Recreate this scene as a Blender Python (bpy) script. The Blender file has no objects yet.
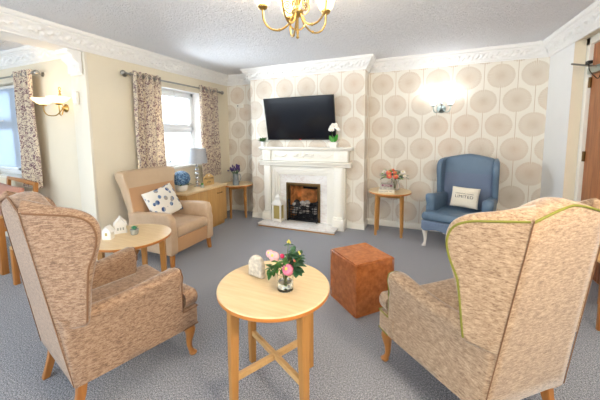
import bpy, bmesh, math, random
from mathutils import Vector, Matrix, noise
random.seed(7)
S = bpy.context.scene
COL = S.collection
PI = math.pi
R = math.radians
sin, cos = math.sin, math.cos

# ------------------------------------------------------------------ materials
def lin(c):
    return tuple((v/12.92 if v <= .04045 else ((v+.055)/1.055)**2.4) for v in [x/255 for x in c]) + (1,)

class NT:
    def __init__(s, name):
        s.m = bpy.data.materials.new(name); s.m.use_nodes = True
        s.t = s.m.node_tree; s.n = s.t.nodes; s.l = s.t.links
        s.b = s.n['Principled BSDF']; s.out = s.n['Material Output']
    def new(s, typ, **k):
        n = s.n.new(typ)
        for a, v in k.items(): setattr(n, a, v)
        return n
    def link(s, a, b): s.l.new(a, b)
    def math(s, op, a, b=None, c=None, clamp=False):
        n = s.n.new('ShaderNodeMath'); n.operation = op; n.use_clamp = clamp
        for i, v in enumerate((a, b, c)):
            if v is None: continue
            if isinstance(v, (int, float)): n.inputs[i].default_value = v
            else: s.l.new(v, n.inputs[i])
        return n.outputs[0]
    def mix(s, f, a, b):
        n = s.n.new('ShaderNodeMix'); n.data_type = 'RGBA'
        for i, v in ((0, f), (6, a), (7, b)):
            if isinstance(v, (int, float, tuple)): n.inputs[i].default_value = v
            else: s.l.new(v, n.inputs[i])
        return n.outputs[2]
    def coord(s, scale=(1,1,1), which='Object', rot=(0,0,0)):
        tc = s.n.new('ShaderNodeTexCoord'); mp = s.n.new('ShaderNodeMapping')
        mp.inputs['Scale'].default_value = scale; mp.inputs['Rotation'].default_value = rot
        s.l.new(tc.outputs[which], mp.inputs[0]); return mp.outputs[0]
    def noise(s, vec, scale, detail=3, rough=.5, dist=0):
        n = s.n.new('ShaderNodeTexNoise'); n.inputs['Scale'].default_value = scale
        n.inputs['Detail'].default_value = detail; n.inputs['Roughness'].default_value = rough
        n.inputs['Distortion'].default_value = dist
        s.l.new(vec, n.inputs['Vector']); return n.outputs[0]
    def ramp(s, f, stops):
        n = s.n.new('ShaderNodeValToRGB'); e = n.color_ramp.elements
        while len(e) < len(stops): e.new(.5)
        for i, (p, c) in enumerate(stops): e[i].position = p; e[i].color = c
        s.l.new(f, n.inputs[0]); return n.outputs[0]
    def bump(s, h, strength=.3, dist=.01):
        n = s.n.new('ShaderNodeBump'); n.inputs['Strength'].default_value = strength
        n.inputs['Distance'].default_value = dist; s.l.new(h, n.inputs['Height'])
        s.l.new(n.outputs[0], s.b.inputs['Normal'])
    def base(s, c):
        if isinstance(c, tuple): s.b.inputs['Base Color'].default_value = c
        else: s.l.new(c, s.b.inputs['Base Color'])

def plain(name, rgb, rough=.5, metal=0, emit=None, es=1, trans=0, ior=1.45, sheen=0, nscale=0, nvar=.06, bump=0, spec=None):
    t = NT(name)
    c = lin(rgb)
    if nscale:
        v = t.coord()
        f = t.noise(v, nscale, 4)
        d = tuple(max(0, x*(1-nvar*2)) for x in c[:3])+(1,); l = tuple(min(1, x*(1+nvar*2)) for x in c[:3])+(1,)
        t.base(t.ramp(f, [(.3, d), (.7, l)]))
        if bump: t.bump(f, bump, .005)
    else:
        t.base(c)
    t.b.inputs['Roughness'].default_value = rough; t.b.inputs['Metallic'].default_value = metal
    t.b.inputs['Transmission Weight'].default_value = trans; t.b.inputs['IOR'].default_value = ior
    if spec is not None: t.b.inputs['Specular IOR Level'].default_value = spec
    if sheen: t.b.inputs['Sheen Weight'].default_value = sheen
    if emit:
        t.b.inputs['Emission Color'].default_value = lin(emit); t.b.inputs['Emission Strength'].default_value = es
    return t.m

def wood(name, a, b, axis=2, rough=.4, scale=1.0):
    t = NT(name)
    sc = [14*scale]*3; sc[axis] = 1.2*scale
    v = t.coord(tuple(sc)); f = t.noise(v, 2.2, 5, .6, .6)
    sc2 = [90*scale]*3; sc2[axis] = 5*scale
    g = t.noise(t.coord(tuple(sc2)), 1.5, 2)
    c = t.ramp(f, [(.3, lin(a)), (.7, lin(b))])
    t.base(t.mix(t.math('MULTIPLY', g, .25), c, lin(tuple(int(x*.75) for x in a))))
    t.b.inputs['Roughness'].default_value = rough
    t.bump(g, .08, .002)
    return t.m

def carpet_mat():
    t = NT('carpet'); v = t.coord()
    f = t.noise(v, 260, 2, .7); g = t.noise(v, 120, 3, .7); w = t.noise(v, 1.2, 2)
    h = t.math('ADD', t.math('MULTIPLY', f, .6), t.math('MULTIPLY', g, .4))
    c = t.ramp(h, [(.40, lin((64, 66, 74))), (.5, lin((134, 137, 146))), (.60, lin((204, 206, 212)))])
    t.base(t.mix(t.math('MULTIPLY', w, .12), c, lin((110, 108, 110))))
    t.b.inputs['Roughness'].default_value = .95; t.b.inputs['Sheen Weight'].default_value = .2
    t.b.inputs['Specular IOR Level'].default_value = .1
    t.bump(h, .6, .006); return t.m

def ceiling_mat():
    t = NT('artex_ceiling'); v = t.coord()
    f = t.noise(v, 30, 3, .6, 1.5); g = t.noise(v, 70, 2)
    h = t.math('ADD', f, t.math('MULTIPLY', g, .4))
    t.base(lin((248, 248, 250))); t.b.inputs['Roughness'].default_value = .75
    t.bump(h, 1.0, .035); return t.m

def wallpaper_mat():
    t = NT('dandelion_wallpaper')
    tc = t.new('ShaderNodeTexCoord'); sp = t.new('ShaderNodeSeparateXYZ'); t.link(tc.outputs['Object'], sp.inputs[0])
    ge = t.new('ShaderNodeNewGeometry'); sn = t.new('ShaderNodeSeparateXYZ'); t.link(ge.outputs['Normal'], sn.inputs[0])
    side = t.math('GREATER_THAN', t.math('ABSOLUTE', sn.outputs[0]), .5)
    u = t.math('ADD', t.math('MULTIPLY', sp.outputs[0], t.math('SUBTRACT', 1, side)), t.math('MULTIPLY', sp.outputs[1], side))
    z = sp.outputs[2]
    PX, PZ = .352, .605
    def lattice(u0, z0, k):
        du = t.math('SUBTRACT', t.math('FLOORED_MODULO', t.math('SUBTRACT', u, u0-PX/2), PX), PX/2)
        dz = t.math('SUBTRACT', t.math('FLOORED_MODULO', t.math('SUBTRACT', z, z0-PZ/2), PZ), PZ/2)
        r = t.math('SQRT', t.math('ADD', t.math('MULTIPLY', du, du), t.math('MULTIPLY', dz, dz)))
        a = t.math('ARCTAN2', dz, du)
        sp1 = t.math('ABSOLUTE', t.math('SINE', t.math('MULTIPLY', a, 19.0)))
        sp2 = t.math('ABSOLUTE', t.math('SINE', t.math('ADD', t.math('MULTIPLY', a, 31.0), t.math('MULTIPLY', r, 30.0))))
        rings = t.noise(tc.outputs['Object'], 110, 2, .8)
        ray = t.math('POWER', sp1, 2)
        outer = t.math('MULTIPLY', t.math('GREATER_THAN', r, .085), t.math('MULTIPLY', t.math('POWER', sp2, 2), rings))
        pat = t.math('MAXIMUM', ray, t.math('MULTIPLY', outer, 1.0))
        mask = t.math('LESS_THAN', t.math('ADD', t.math('ADD', r, t.math('MULTIPLY', sp1, -.005)), t.math('MULTIPLY', t.noise(tc.outputs['Object'], 70, 1), .014)), .150)
        rim = t.math('MULTIPLY', t.math('GREATER_THAN', r, .118), .12)
        cen = t.math('SUBTRACT', 1.0, t.math('MULTIPLY', r, 9.0), clamp=True)
        d = t.math('ADD', t.math('MULTIPLY', pat, .82), t.math('ADD', .03, t.math('ADD', rim, t.math('MULTIPLY', cen, .5))))
        d = t.math('MULTIPLY', d, mask)
        line = t.math('MULTIPLY', t.math('LESS_THAN', t.math('ABSOLUTE', du), .0028), t.math('SUBTRACT', 1, mask))
        return d, line
    dA, lA = lattice(-.5, 2.06, 0)
    dB, lB = lattice(-.5+PX/2, 2.06-PZ/2, 1)
    d = t.math('ADD', dA, dB)
    d = t.math('MULTIPLY', d, t.math('SUBTRACT', 1, t.math('MULTIPLY', t.noise(tc.outputs['Object'], 75, 3, .9), .95)))
    ln = t.math('MULTIPLY', t.math('MAXIMUM', t.math('MULTIPLY', lA, t.math('SUBTRACT', 1, t.math('GREATER_THAN', dB, .01))),
                                  t.math('MULTIPLY', lB, t.math('SUBTRACT', 1, t.math('GREATER_THAN', dA, .01)))), .6)
    hue = t.noise(tc.outputs['Object'], 1.6, 1)
    ink = t.mix(t.math('SUBTRACT', t.math('MULTIPLY', hue, 3), 1.0, clamp=True), lin((178, 124, 54)), lin((158, 128, 84)))
    cream = t.mix(t.noise(tc.outputs['Object'], 200, 2), lin((232, 226, 213)), lin((242, 238, 227)))
    t.base(t.mix(t.math('MAXIMUM', t.math('MULTIPLY', d, .9, clamp=True), ln), cream, ink))
    t.b.inputs['Roughness'].default_value = .5
    t.bump(d, .12, .002); return t.m

def chenille(name, dark, mid, light):
    t = NT(name)
    n1 = t.noise(t.coord((1, 1, 3.4)), 40, 5, .7, .3)
    n2 = t.noise(t.coord((1, 1, 2.6)), 150, 3, .7)
    h = t.math('ADD', t.math('MULTIPLY', n1, .65), t.math('MULTIPLY', n2, .35))
    t.base(t.ramp(h, [(.37, lin(dark)), (.48, lin(mid)), (.62, lin(light))]))
    t.b.inputs['Roughness'].default_value = .8; t.b.inputs['Sheen Weight'].default_value = .45
    t.b.inputs['Sheen Roughness'].default_value = .4
    t.bump(h, .35, .004); return t.m

def leather(name, a, b, rough=.42, sc=14):
    t = NT(name); v = t.coord()
    f = t.noise(v, sc, 5, .7); g = t.noise(v, 220, 2)
    t.base(t.ramp(f, [(.32, lin(a)), (.68, lin(b))])); t.b.inputs['Roughness'].default_value = rough
    t.bump(g, .15, .002); return t.m

def weave(name, a, b, sc=260):
    t = NT(name); v = t.coord()
    f = t.noise(v, sc, 2, .8)
    t.base(t.ramp(f, [(.35, lin(a)), (.65, lin(b))])); t.b.inputs['Roughness'].default_value = .85
    t.b.inputs['Sheen Weight'].default_value = .2
    t.bump(f, .3, .002); return t.m

def two_tone(name, fab, lea, zline, xline):
    t = NT(name); v = t.coord(); tc = t.new('ShaderNodeTexCoord'); sp = t.new('ShaderNodeSeparateXYZ'); t.link(tc.outputs['Object'], sp.inputs[0])
    f = t.mix(t.noise(v, 260, 2, .8), lin(fab[0]), lin(fab[1])); l = t.mix(t.noise(v, 6, 4, .7), lin(lea[0]), lin(lea[1]))
    m = t.math('MAXIMUM', t.math('GREATER_THAN', sp.outputs[2], zline), t.math('GREATER_THAN', t.math('ABSOLUTE', sp.outputs[0]), xline))
    t.base(t.mix(m, f, l)); t.link(t.math('SUBTRACT', .85, t.math('MULTIPLY', m, .43)), t.b.inputs['Roughness']); return t.m
def curtain_mat():
    t = NT('floral_curtain'); v = t.coord((1, 1, 1))
    n = t.noise(v, 22, 2, .5, 1.6)
    vo = t.new('ShaderNodeTexVoronoi'); vo.inputs['Scale'].default_value = 24; t.link(v, vo.inputs['Vector'])
    blob = t.math('LESS_THAN', vo.outputs['Distance'], .27)
    vine = t.math('LESS_THAN', t.math('ABSOLUTE', t.math('SUBTRACT', n, .5)), .032)
    m = t.math('MAXIMUM', t.math('MULTIPLY', blob, .75), vine)
    ink = t.mix(t.noise(v, 9, 1), lin((120, 88, 112)), lin((158, 124, 116)))
    t.base(t.mix(m, lin((236, 224, 202)), ink)); t.b.inputs['Roughness'].default_value = .8
    tr = t.new('ShaderNodeBsdfTranslucent'); t.link(t.b.inputs['Base Color'].links[0].from_socket, tr.inputs['Color'])
    mx = t.new('ShaderNodeMixShader'); mx.inputs[0].default_value = .3
    t.link(t.b.outputs[0], mx.inputs[1]); t.link(tr.outputs[0], mx.inputs[2]); t.link(mx.outputs[0], t.out.inputs['Surface'])
    return t.m

def marble_mat():
    t = NT('marble'); v = t.coord((1, 1, 2.5), rot=(0, .5, .3))
    f = t.noise(v, 4, 6, .6, 1.4)
    vein = t.math('LESS_THAN', t.math('ABSOLUTE', t.math('SUBTRACT', f, .5)), .018)
    c = t.ramp(t.noise(v, 2.5, 4), [(.35, lin((230, 227, 223))), (.65, lin((247, 245, 242)))])
    t.base(t.mix(t.math('MULTIPLY', vein, .22), c, lin((190, 150, 130)))); t.b.inputs['Roughness'].default_value = .2
    return t.m

def leaf_cushion_mat():
    t = NT('leaf_print_fabric'); v = t.coord((1, 1, 1), rot=(0, 0, .7))
    vo = t.new('ShaderNodeTexVoronoi'); vo.inputs['Scale'].default_value = 13; t.link(t.coord((1, 2.0, 1.0), rot=(.5, .2, .7)), vo.inputs['Vector'])
    blob = t.math('LESS_THAN', vo.outputs['Distance'], .37)
    ink = t.ramp(t.math('ADD', t.noise(v, 16, 1), 0), [(.36, lin((42, 66, 118))), (.48, lin((120, 146, 178))), (.60, lin((166, 160, 150)))])
    t.base(t.mix(blob, lin((236, 232, 222)), ink)); t.b.inputs['Roughness'].default_value = .85
    return t.m

def pane_mat():
    t = NT('window_glass'); g = t.new('ShaderNodeBsdfGlossy'); g.inputs['Roughness'].default_value = .02
    tr = t.new('ShaderNodeBsdfTransparent'); fr = t.new('ShaderNodeFresnel'); fr.inputs[0].default_value = 1.3
    mx = t.new('ShaderNodeMixShader'); t.link(fr.outputs[0], mx.inputs[0]); t.link(tr.outputs[0], mx.inputs[1]); t.link(g.outputs[0], mx.inputs[2])
    t.link(mx.outputs[0], t.out.inputs['Surface']); return t.m
def blind_mat():
    t = NT('blind_fabric'); t.base(lin((220, 230, 240))); t.b.inputs['Roughness'].default_value = .8
    tr = t.new('ShaderNodeBsdfTranslucent'); tr.inputs['Color'].default_value = lin((206, 220, 236))
    mx = t.new('ShaderNodeMixShader'); mx.inputs[0].default_value = .45
    t.link(t.b.outputs[0], mx.inputs[1]); t.link(tr.outputs[0], mx.inputs[2]); t.link(mx.outputs[0], t.out.inputs['Surface']); return t.m
M = dict(
 tan2=two_tone('tan_two_tone', ((184, 142, 104), (200, 160, 122)), ((188, 162, 132), (204, 180, 150)), .80, .315), blue2=two_tone('blue_two_tone', ((92, 106, 130), (120, 134, 158)), ((84, 106, 128), (104, 128, 150)), .86, .27),
 pane=pane_mat(), blind=blind_mat(), pier=plain('pier_paint', (234, 228, 212), .45), bluelight=plain('pale_blue_petal', (140, 168, 192), .6), bluedeep=plain('deep_blue_petal', (52, 84, 122), .6),
 carpet=carpet_mat(), ceiling=ceiling_mat(), paper=wallpaper_mat(),
 cream=plain('cream_paint', (234, 225, 203), .55, nscale=3, nvar=.01),
 creamdark=plain('magnolia_paint', (234, 225, 204), .55, nscale=3, nvar=.01),
 white=plain('white_paint', (240, 241, 240), .45, nscale=3, nvar=.01),
 gloss=plain('white_gloss', (243, 240, 230), .25),
 plaster=plain('plaster_moulding', (243, 242, 239), .5),
 upvc=plain('white_upvc', (238, 242, 246), .3),
 oak=wood('oak_veneer', (206, 160, 100), (224, 184, 126), 0),
 oakv=wood('oak_upright', (174, 122, 62), (200, 146, 80), 2),
 oaktop=wood('pale_oak_top', (222, 192, 146), (236, 211, 168), 0, .32, 1.6),
 oakside=wood('sideboard_oak', (192, 146, 84), (212, 168, 104), 2, .35),
 beech=wood('stained_beech', (166, 106, 50), (192, 130, 66), 2, .35),
 beechlip=plain('stained_lipping', (196, 124, 56), .35),
 door=wood('oak_door', (150, 88, 48), (196, 128, 78), 2, .35),
 darkwood=wood('dark_slats', (104, 60, 34), (140, 84, 46), 2, .5),
 chen_a=chenille('tan_chenille', (104, 78, 60), (150, 119, 94), (186, 157, 130)),
 chen_b=chenille('mushroom_chenille', (122, 94, 72), (166, 138, 110), (202, 176, 146)),
 pipe_a=plain('brown_piping', (128, 92, 64), .7), pipe_g=plain('olive_piping', (128, 128, 44), .6),
 tanleather=leather('tan_vinyl', (188, 160, 130), (204, 178, 150), .33, 6),
 tanfabric=weave('tan_weave', (176, 134, 94), (198, 158, 118)),
 blueleather=leather('slate_blue_vinyl', (84, 106, 128), (100, 124, 146), .38, 6),
 bluefabric=weave('slate_blue_weave', (88, 104, 130), (120, 138, 162)),
 ottoman=leather('rust_leather', (146, 78, 36), (194, 118, 62), .27, 22),
 legwhite=plain('white_painted_leg', (228, 222, 214), .4),
 curtain=curtain_mat(), marble=marble_mat(), leafprint=leaf_cushion_mat(),
 creamfab=weave('cream_canvas', (222, 214, 196), (238, 232, 216)),
 mauve=weave('mauve_fabric', (164, 110, 92), (188, 134, 112)),
 steel=plain('brushed_steel', (168, 166, 160), .3, 1), chrome=plain('chrome', (210, 214, 218), .12, 1),
 silver=plain('satin_silver', (172, 184, 180), .3, 1),
 brass=plain('polished_brass', (188, 158, 98), .28, 1), antique=plain('antique_brass', (112, 88, 56), .35, .9),
 black=plain('black_plastic', (14, 14, 16), .35), screen=plain('tv_glass', (14, 17, 24), .14),
 iron=plain('cast_iron', (26, 26, 30), .45, .3), soot=plain('soot', (30, 22, 18), .9, nscale=12, nvar=.4),
 firebrick=plain('fire_brick', (206, 134, 76), .85, nscale=9, nvar=.35),
 coal=plain('coal', (40, 38, 38), .8, nscale=30, nvar=.4, bump=.4), ash=plain('ashen_coal', (176, 170, 164), .9, nscale=30, nvar=.2, bump=.4),
 red=plain('red_mark', (200, 30, 30), .4, emit=(255, 20, 20), es=1.5),
 opal=plain('opal_glass_lit', (255, 240, 205), .3, emit=(255, 222, 150), es=2.4),
 opalw=plain('clear_glass_lit', (250, 252, 255), .2, emit=(235, 245, 255), es=2.2),
 bulbw=plain('warm_shade_lit', (255, 236, 200), .3, emit=(255, 214, 140), es=1.7),
 glass=plain('clear_glass', (255, 255, 255), .02, trans=1, ior=1.45),
 water=plain('water', (235, 245, 240), .01, trans=1, ior=1.33),
 shadegrey=plain('grey_lampshade', (172, 176, 182), .8, nscale=80, nvar=.04),
 leaf=plain('green_leaf', (58, 104, 44), .45, nscale=40, nvar=.25), leafdark=plain('dark_green_leaf', (52, 94, 60), .45, nscale=40, nvar=.25),
 leafgrey=plain('eucalyptus_leaf', (96, 124, 98), .5, nscale=40, nvar=.15), leafbright=plain('bright_leaf', (60, 150, 50), .35),
 leaflime=plain('lime_leaf', (132, 166, 50), .5),
 mint=plain('mint_succulent', (88, 168, 128), .5), stem=plain('stem_green', (96, 116, 52), .6),
 pink=plain('pink_petal', (216, 122, 148), .55, nscale=60, nvar=.15), blush=plain('blush_petal', (232, 180, 184), .55, nscale=60, nvar=.12),
 magenta=plain('magenta_petal', (196, 36, 84), .5), coral=plain('coral_petal', (232, 112, 88), .5, nscale=60, nvar=.15),
 whitepetal=plain('white_petal', (240, 234, 224), .5), yellow=plain('yellow_bud', (216, 202, 96), .5),
 bluepetal=plain('blue_petal', (86, 122, 156), .6, nscale=70, nvar=.3), purple=plain('purple_bud', (74, 52, 108), .7, nscale=60, nvar=.3),
 ceramic=plain('white_ceramic', (238, 236, 230), .35), stone=plain('carved_stone', (212, 204, 188), .85, nscale=50, nvar=.14, bump=.6),
 greypot=plain('grey_pot', (168, 172, 168), .6), zinc=plain('zinc', (150, 158, 162), .4, .7, nscale=18, nvar=.15),
 gold=plain('gold_panel', (184, 166, 104), .4, .3), ply=plain('pale_plywood', (206, 172, 116), .6, nscale=20, nvar=.06),
 ink=plain('dark_print', (26, 28, 32), .7), paperwhite=plain('book_pages', (232, 226, 214), .7),
 bookcover=plain('cream_book_cover', (226, 218, 200), .5), bookplum=plain('plum_book_cover', (120, 62, 86), .5), bookgrey=plain('grey_book_cover', (176, 172, 160), .5, nscale=60, nvar=.2),
)

# ------------------------------------------------------------------ objects
def tag(o, label=None, cat=None, group=None, kind=None):
    if label: o['label'] = label
    if cat: o['category'] = cat
    if group: o['group'] = group
    if kind: o['kind'] = kind
    return o
def thing(name, label, cat, loc=(0, 0, 0), rz=0, group=None):
    o = bpy.data.objects.new(name, None); o.empty_display_size = .1; COL.objects.link(o)
    o.location = loc; o.rotation_euler = (0, 0, rz); return tag(o, label, cat, group)
def obj(name, bm, mats, parent=None, smooth=40, loc=None, rot=None):
    bmesh.ops.recalc_face_normals(bm, faces=bm.faces)
    me = bpy.data.meshes.new(name); bm.to_mesh(me); bm.free()
    if not isinstance(mats, (list, tuple)): mats = [mats]
    for m in mats: me.materials.append(M[m] if isinstance(m, str) else m)
    if smooth:
        for p in me.polygons: p.use_smooth = True
        me.set_sharp_from_angle(angle=R(smooth))
    o = bpy.data.objects.new(name, me); COL.objects.link(o)
    if parent: o.parent = parent
    if loc: o.location = loc
    if rot: o.rotation_euler = rot
    return o
def struct(name, bm, mats, parent=None, smooth=40):
    o = obj(name, bm, mats, parent, smooth)
    if not parent: o['kind'] = 'structure'
    return o
def copy_tree(o, parent=None):
    c = o.copy(); COL.objects.link(c); c.parent = parent
    for ch in list(o.children): copy_tree(ch, c)
    return c
def B(): return bmesh.new()
def setmat(bm, faces, mi):
    for f in faces: f.material_index = mi
def box(bm, x0, x1, y0, y1, z0, z1, bev=0, seg=2, mi=0, mat=None):
    before = set(bm.faces)
    vs = [bm.verts.new((x, y, z)) for x in (x0, x1) for y in (y0, y1) for z in (z0, z1)]
    F = [(0,1,3,2), (4,6,7,5), (0,4,5,1), (2,3,7,6), (0,2,6,4), (1,5,7,3)]
    fs = [bm.faces.new([vs[i] for i in f]) for f in F]
    allv = set(vs)
    if bev:
        es = list({e for f in fs for e in f.edges})
        r = bmesh.ops.bevel(bm, geom=es, offset=bev, segments=seg, profile=.5, affect='EDGES', clamp_overlap=True)
    nf = [f for f in bm.faces if f not in before]
    setmat(bm, nf, mi)
    if mat is not None:
        bmesh.ops.transform(bm, matrix=mat, verts=list({v for f in nf for v in f.verts}))
    return nf
def prism(bm, pts, axis, a0, a1, bev=0, mi=0, mat=None, seg=2):
    """pts 2D extruded along axis. axis x: (y,z); y: (x,z); z: (x,y)"""
    before = set(bm.faces)
    def mk(p, a): return {'x': (a, p[0], p[1]), 'y': (p[0], a, p[1]), 'z': (p[0], p[1], a)}[axis]
    A = [bm.verts.new(mk(p, a0)) for p in pts]; Bv = [bm.verts.new(mk(p, a1)) for p in pts]
    n = len(pts); bm.faces.new(A[::-1]); bm.faces.new(Bv)
    for i in range(n): bm.faces.new((A[i], A[(i+1) % n], Bv[(i+1) % n], Bv[i]))
    nf = [f for f in bm.faces if f not in before]
    bmesh.ops.recalc_face_normals(bm, faces=nf)
    if bev:
        es = list({e for f in nf for e in f.edges})
        bmesh.ops.bevel(bm, geom=es, offset=bev, segments=seg, profile=.5, affect='EDGES', clamp_overlap=True)
        nf = [f for f in bm.faces if f not in before]
    setmat(bm, nf, mi)
    if mat is not None: bmesh.ops.transform(bm, matrix=mat, verts=list({v for f in nf for v in f.verts}))
    return nf
def rings(bm, rs, closed_ring=True, cap=True, mi=0, loop=False):
    V = [[bm.verts.new(p) for p in r] for r in rs]; nf = []
    n = len(V[0]); m = len(V)
    for k in range(m if loop else m-1):
        a, b = V[k], V[(k+1) % m]
        for i in range(n if closed_ring else n-1):
            nf.append(bm.faces.new((a[i], a[(i+1) % n], b[(i+1) % n], b[i])))
    if cap and not loop:
        nf.append(bm.faces.new(V[0][::-1])); nf.append(bm.faces.new(V[-1]))
    setmat(bm, nf, mi); return nf
def lathe(bm, prof, c=(0, 0, 0), n=20, mi=0, cap=True, wob=None):
    rs = []
    for k, (r, z) in enumerate(prof):
        rr = []
        for i in range(n):
            a = 2*PI*i/n; q = r*(1+(wob(a, z) if wob else 0))
            rr.append((c[0]+q*cos(a), c[1]+q*sin(a), c[2]+z))
        rs.append(rr)
    return rings(bm, rs, cap=cap, mi=mi)
def tube(bm, pts, r, n=8, mi=0, closed=False, cap=True):
    P = [Vector(p) for p in pts]; m = len(P); rs = []; N = None
    for k in range(m):
        if closed: d = P[(k+1) % m]-P[k-1]
        else: d = P[min(k+1, m-1)]-P[max(k-1, 0)]
        d.normalize()
        if N is None:
            N = d.orthogonal().normalized()
        else:
            N = (N - d*N.dot(d))
            N = N.normalized() if N.length > 1e-6 else d.orthogonal().normalized()
        b = d.cross(N); rad = r[k] if isinstance(r, (list, tuple)) else r
        rs.append([P[k]+(N*cos(2*PI*i/n)+b*sin(2*PI*i/n))*rad for i in range(n)])
    return rings(bm, rs, cap=cap and not closed, mi=mi, loop=closed)
def bez(p, n=12):
    """Catmull-Rom through points"""
    P = [Vector(q) for q in p]; P = [2*P[0]-P[1]]+P+[2*P[-1]-P[-2]]; out = []
    for k in range(1, len(P)-2):
        a, b, c, d = P[k-1:k+3]
        for i in range(n):
            t = i/n
            out.append(.5*((2*b)+(c-a)*t+(2*a-5*b+4*c-d)*t*t+(3*b-a-3*c+d)*t**3))
    out.append(P[-2]); return out
def ball(bm, c, r, seg=10, rg=7, sc=(1, 1, 1), mi=0, jit=0, rot=None):
    m = Matrix.Translation(c)
    if rot is not None: m = m @ rot
    m = m @ Matrix.Diagonal((r*sc[0], r*sc[1], r*sc[2], 1))
    d = bmesh.ops.create_uvsphere(bm, u_segments=seg, v_segments=rg, radius=1, matrix=m)
    if jit:
        for v in d['verts']: v.co += Vector([random.uniform(-jit, jit) for _ in range(3)])
    fs = {f for v in d['verts'] for f in v.link_faces}; setmat(bm, fs, mi); return fs
def smooth_outline(pts, n=6):
    P = [Vector((a, b, 0)) for a, b in pts]; m = len(P); out = []
    for k in range(m):
        a, b, c, d = P[k-1], P[k], P[(k+1) % m], P[(k+2) % m]
        for i in range(n):
            t = i/n; q = .5*((2*b)+(c-a)*t+(2*a-5*b+4*c-d)*t*t+(3*b-a-3*c+d)*t**3)
            out.append((q.x, q.y))
    return out
def rrect(x0, x1, y0, y1, r, n=5):
    o = []
    for cx, cy, a0 in ((x1-r, y1-r, 0), (x0+r, y1-r, PI/2), (x0+r, y0+r, PI), (x1-r, y0+r, 3*PI/2)):
        for i in range(n+1):
            a = a0+PI/2*i/n; o.append((cx+r*cos(a), cy+r*sin(a)))
    return o
def densify(pts, step=.03):
    o = []; n = len(pts)
    for i in range(n):
        a, b = pts[i], pts[(i+1) % n]; L = math.hypot(b[0]-a[0], b[1]-a[1]); k = max(1, int(L/step))
        for j in range(k): o.append((a[0]+(b[0]-a[0])*j/k, a[1]+(b[1]-a[1])*j/k))
    return o
def pad(bm, outline, f, r=.03, puff=0, K=5, rk=3, mi=0, rf=None, cen=None):
    """closed slab from a 2D outline; f(a,b,d)->xyz with d in 0..1 through the thickness; rounded rim of radius r in the plane"""
    n = len(outline)
    c = cen or (sum(p[0] for p in outline)/n, sum(p[1] for p in outline)/n)
    def ring(inset, d, scale=1):
        o = []
        for p in outline:
            q = Vector((p[0]-c[0], p[1]-c[1])); L = q.length; ri = inset*(rf(p) if rf else 1)
            s = max(0, 1-ri/max(L, 1e-6))*scale
            o.append(f(c[0]+q.x*s, c[1]+q.y*s, d))
        return o
    rs = []
    for k in range(K, 0, -1):
        t = k/(K+1); rs.append(ring(r, 0-puff*(1-(1-t)**2), 1-t))
    for k in range(rk, 0, -1):
        th = PI/2*k/rk; rs.append(ring(r*(1-cos(th)), .5-.5*sin(th)))
    rs.append(ring(0, .5))
    for k in range(1, rk+1):
        th = PI/2*k/rk; rs.append(ring(r*(1-cos(th)), .5+.5*sin(th)))
    for k in range(1, K+1):
        t = k/(K+1); rs.append(ring(r, 1+puff*(1-(1-t)**2), 1-t))
    nf = rings(bm, rs, cap=False, mi=mi)
    V0 = bm.verts.new(f(c[0], c[1], -puff)); V1 = bm.verts.new(f(c[0], c[1], 1+puff))
    bm.verts.ensure_lookup_table(); m = len(bm.verts)-2
    first = [bm.verts[m-len(rs)*n+i] for i in range(n)]; last = [bm.verts[m-n+i] for i in range(n)]
    for i in range(n):
        a = bm.faces.new((first[(i+1) % n], first[i], V0)); b = bm.faces.new((last[i], last[(i+1) % n], V1))
        a.material_index = b.material_index = mi
    return nf
def text_bm(txt, size, depth=.0008, spacing=1):
    cu = bpy.data.curves.new('lettering', 'FONT'); cu.body = txt; cu.size = size; cu.extrude = depth
    cu.align_x = 'CENTER'; cu.align_y = 'CENTER'; cu.space_character = spacing
    o = bpy.data.objects.new('lettering', cu); COL.objects.link(o)
    dg = bpy.context.evaluated_depsgraph_get(); me = bpy.data.meshes.new_from_object(o.evaluated_get(dg))
    bm = B(); bm.from_mesh(me); bpy.data.objects.remove(o); bpy.data.curves.remove(cu); bpy.data.meshes.remove(me)
    return bm
def leafq(bm, base, dirv, L, W, up=(0, 0, 1), mi=0, droop=.2):
    d = Vector(dirv).normalized(); s = d.cross(Vector(up))
    s = s.normalized() if s.length > 1e-4 else Vector((1, 0, 0)); n = s.cross(d)
    b = Vector(base); rows = []
    for t, w in ((0, .12), (.25, .8), (.5, 1), (.78, .65), (1, .05)):
        c = b+d*L*t - n*(droop*L*t*t)
        rows.append([c-s*W*w/2+n*W*.12*w, c, c+s*W*w/2+n*W*.12*w])
    for off in (0,):
        V = [[bm.verts.new(p) for p in r] for r in rows]
        V2 = [[bm.verts.new(p-n*.0012) for p in r] for r in rows]
        for k in range(4):
            for i in range(2):
                f1 = bm.faces.new((V[k][i], V[k][i+1], V[k+1][i+1], V[k+1][i])); f1.material_index = mi
                f2 = bm.faces.new((V2[k][i], V2[k+1][i], V2[k+1][i+1], V2[k][i+1])); f2.material_index = mi
        for k in range(4):
            for i in (0, 2):
                f3 = bm.faces.new((V[k][i], V[k+1][i], V2[k+1][i], V2[k][i])); f3.material_index = mi
        for r0, r1 in ((V[0], V2[0]), (V[4], V2[4])):
            for i in range(2):
                f4 = bm.faces.new((r0[i], r0[i+1], r1[i+1], r1[i])); f4.material_index = mi

# ------------------------------------------------------------------ dimensions
H = 2.4; ZB = 2.235; CD = .113
YB = 4.4515; YC = 4.149; C0, C1 = -2.508, -.697
XL, XR = -3.17, 1.377; TH = .23; YP = 2.025; YA = 2.07; XA = -5.9; YF = -1.4; DY = 3.852; XD = 1.475

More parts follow.
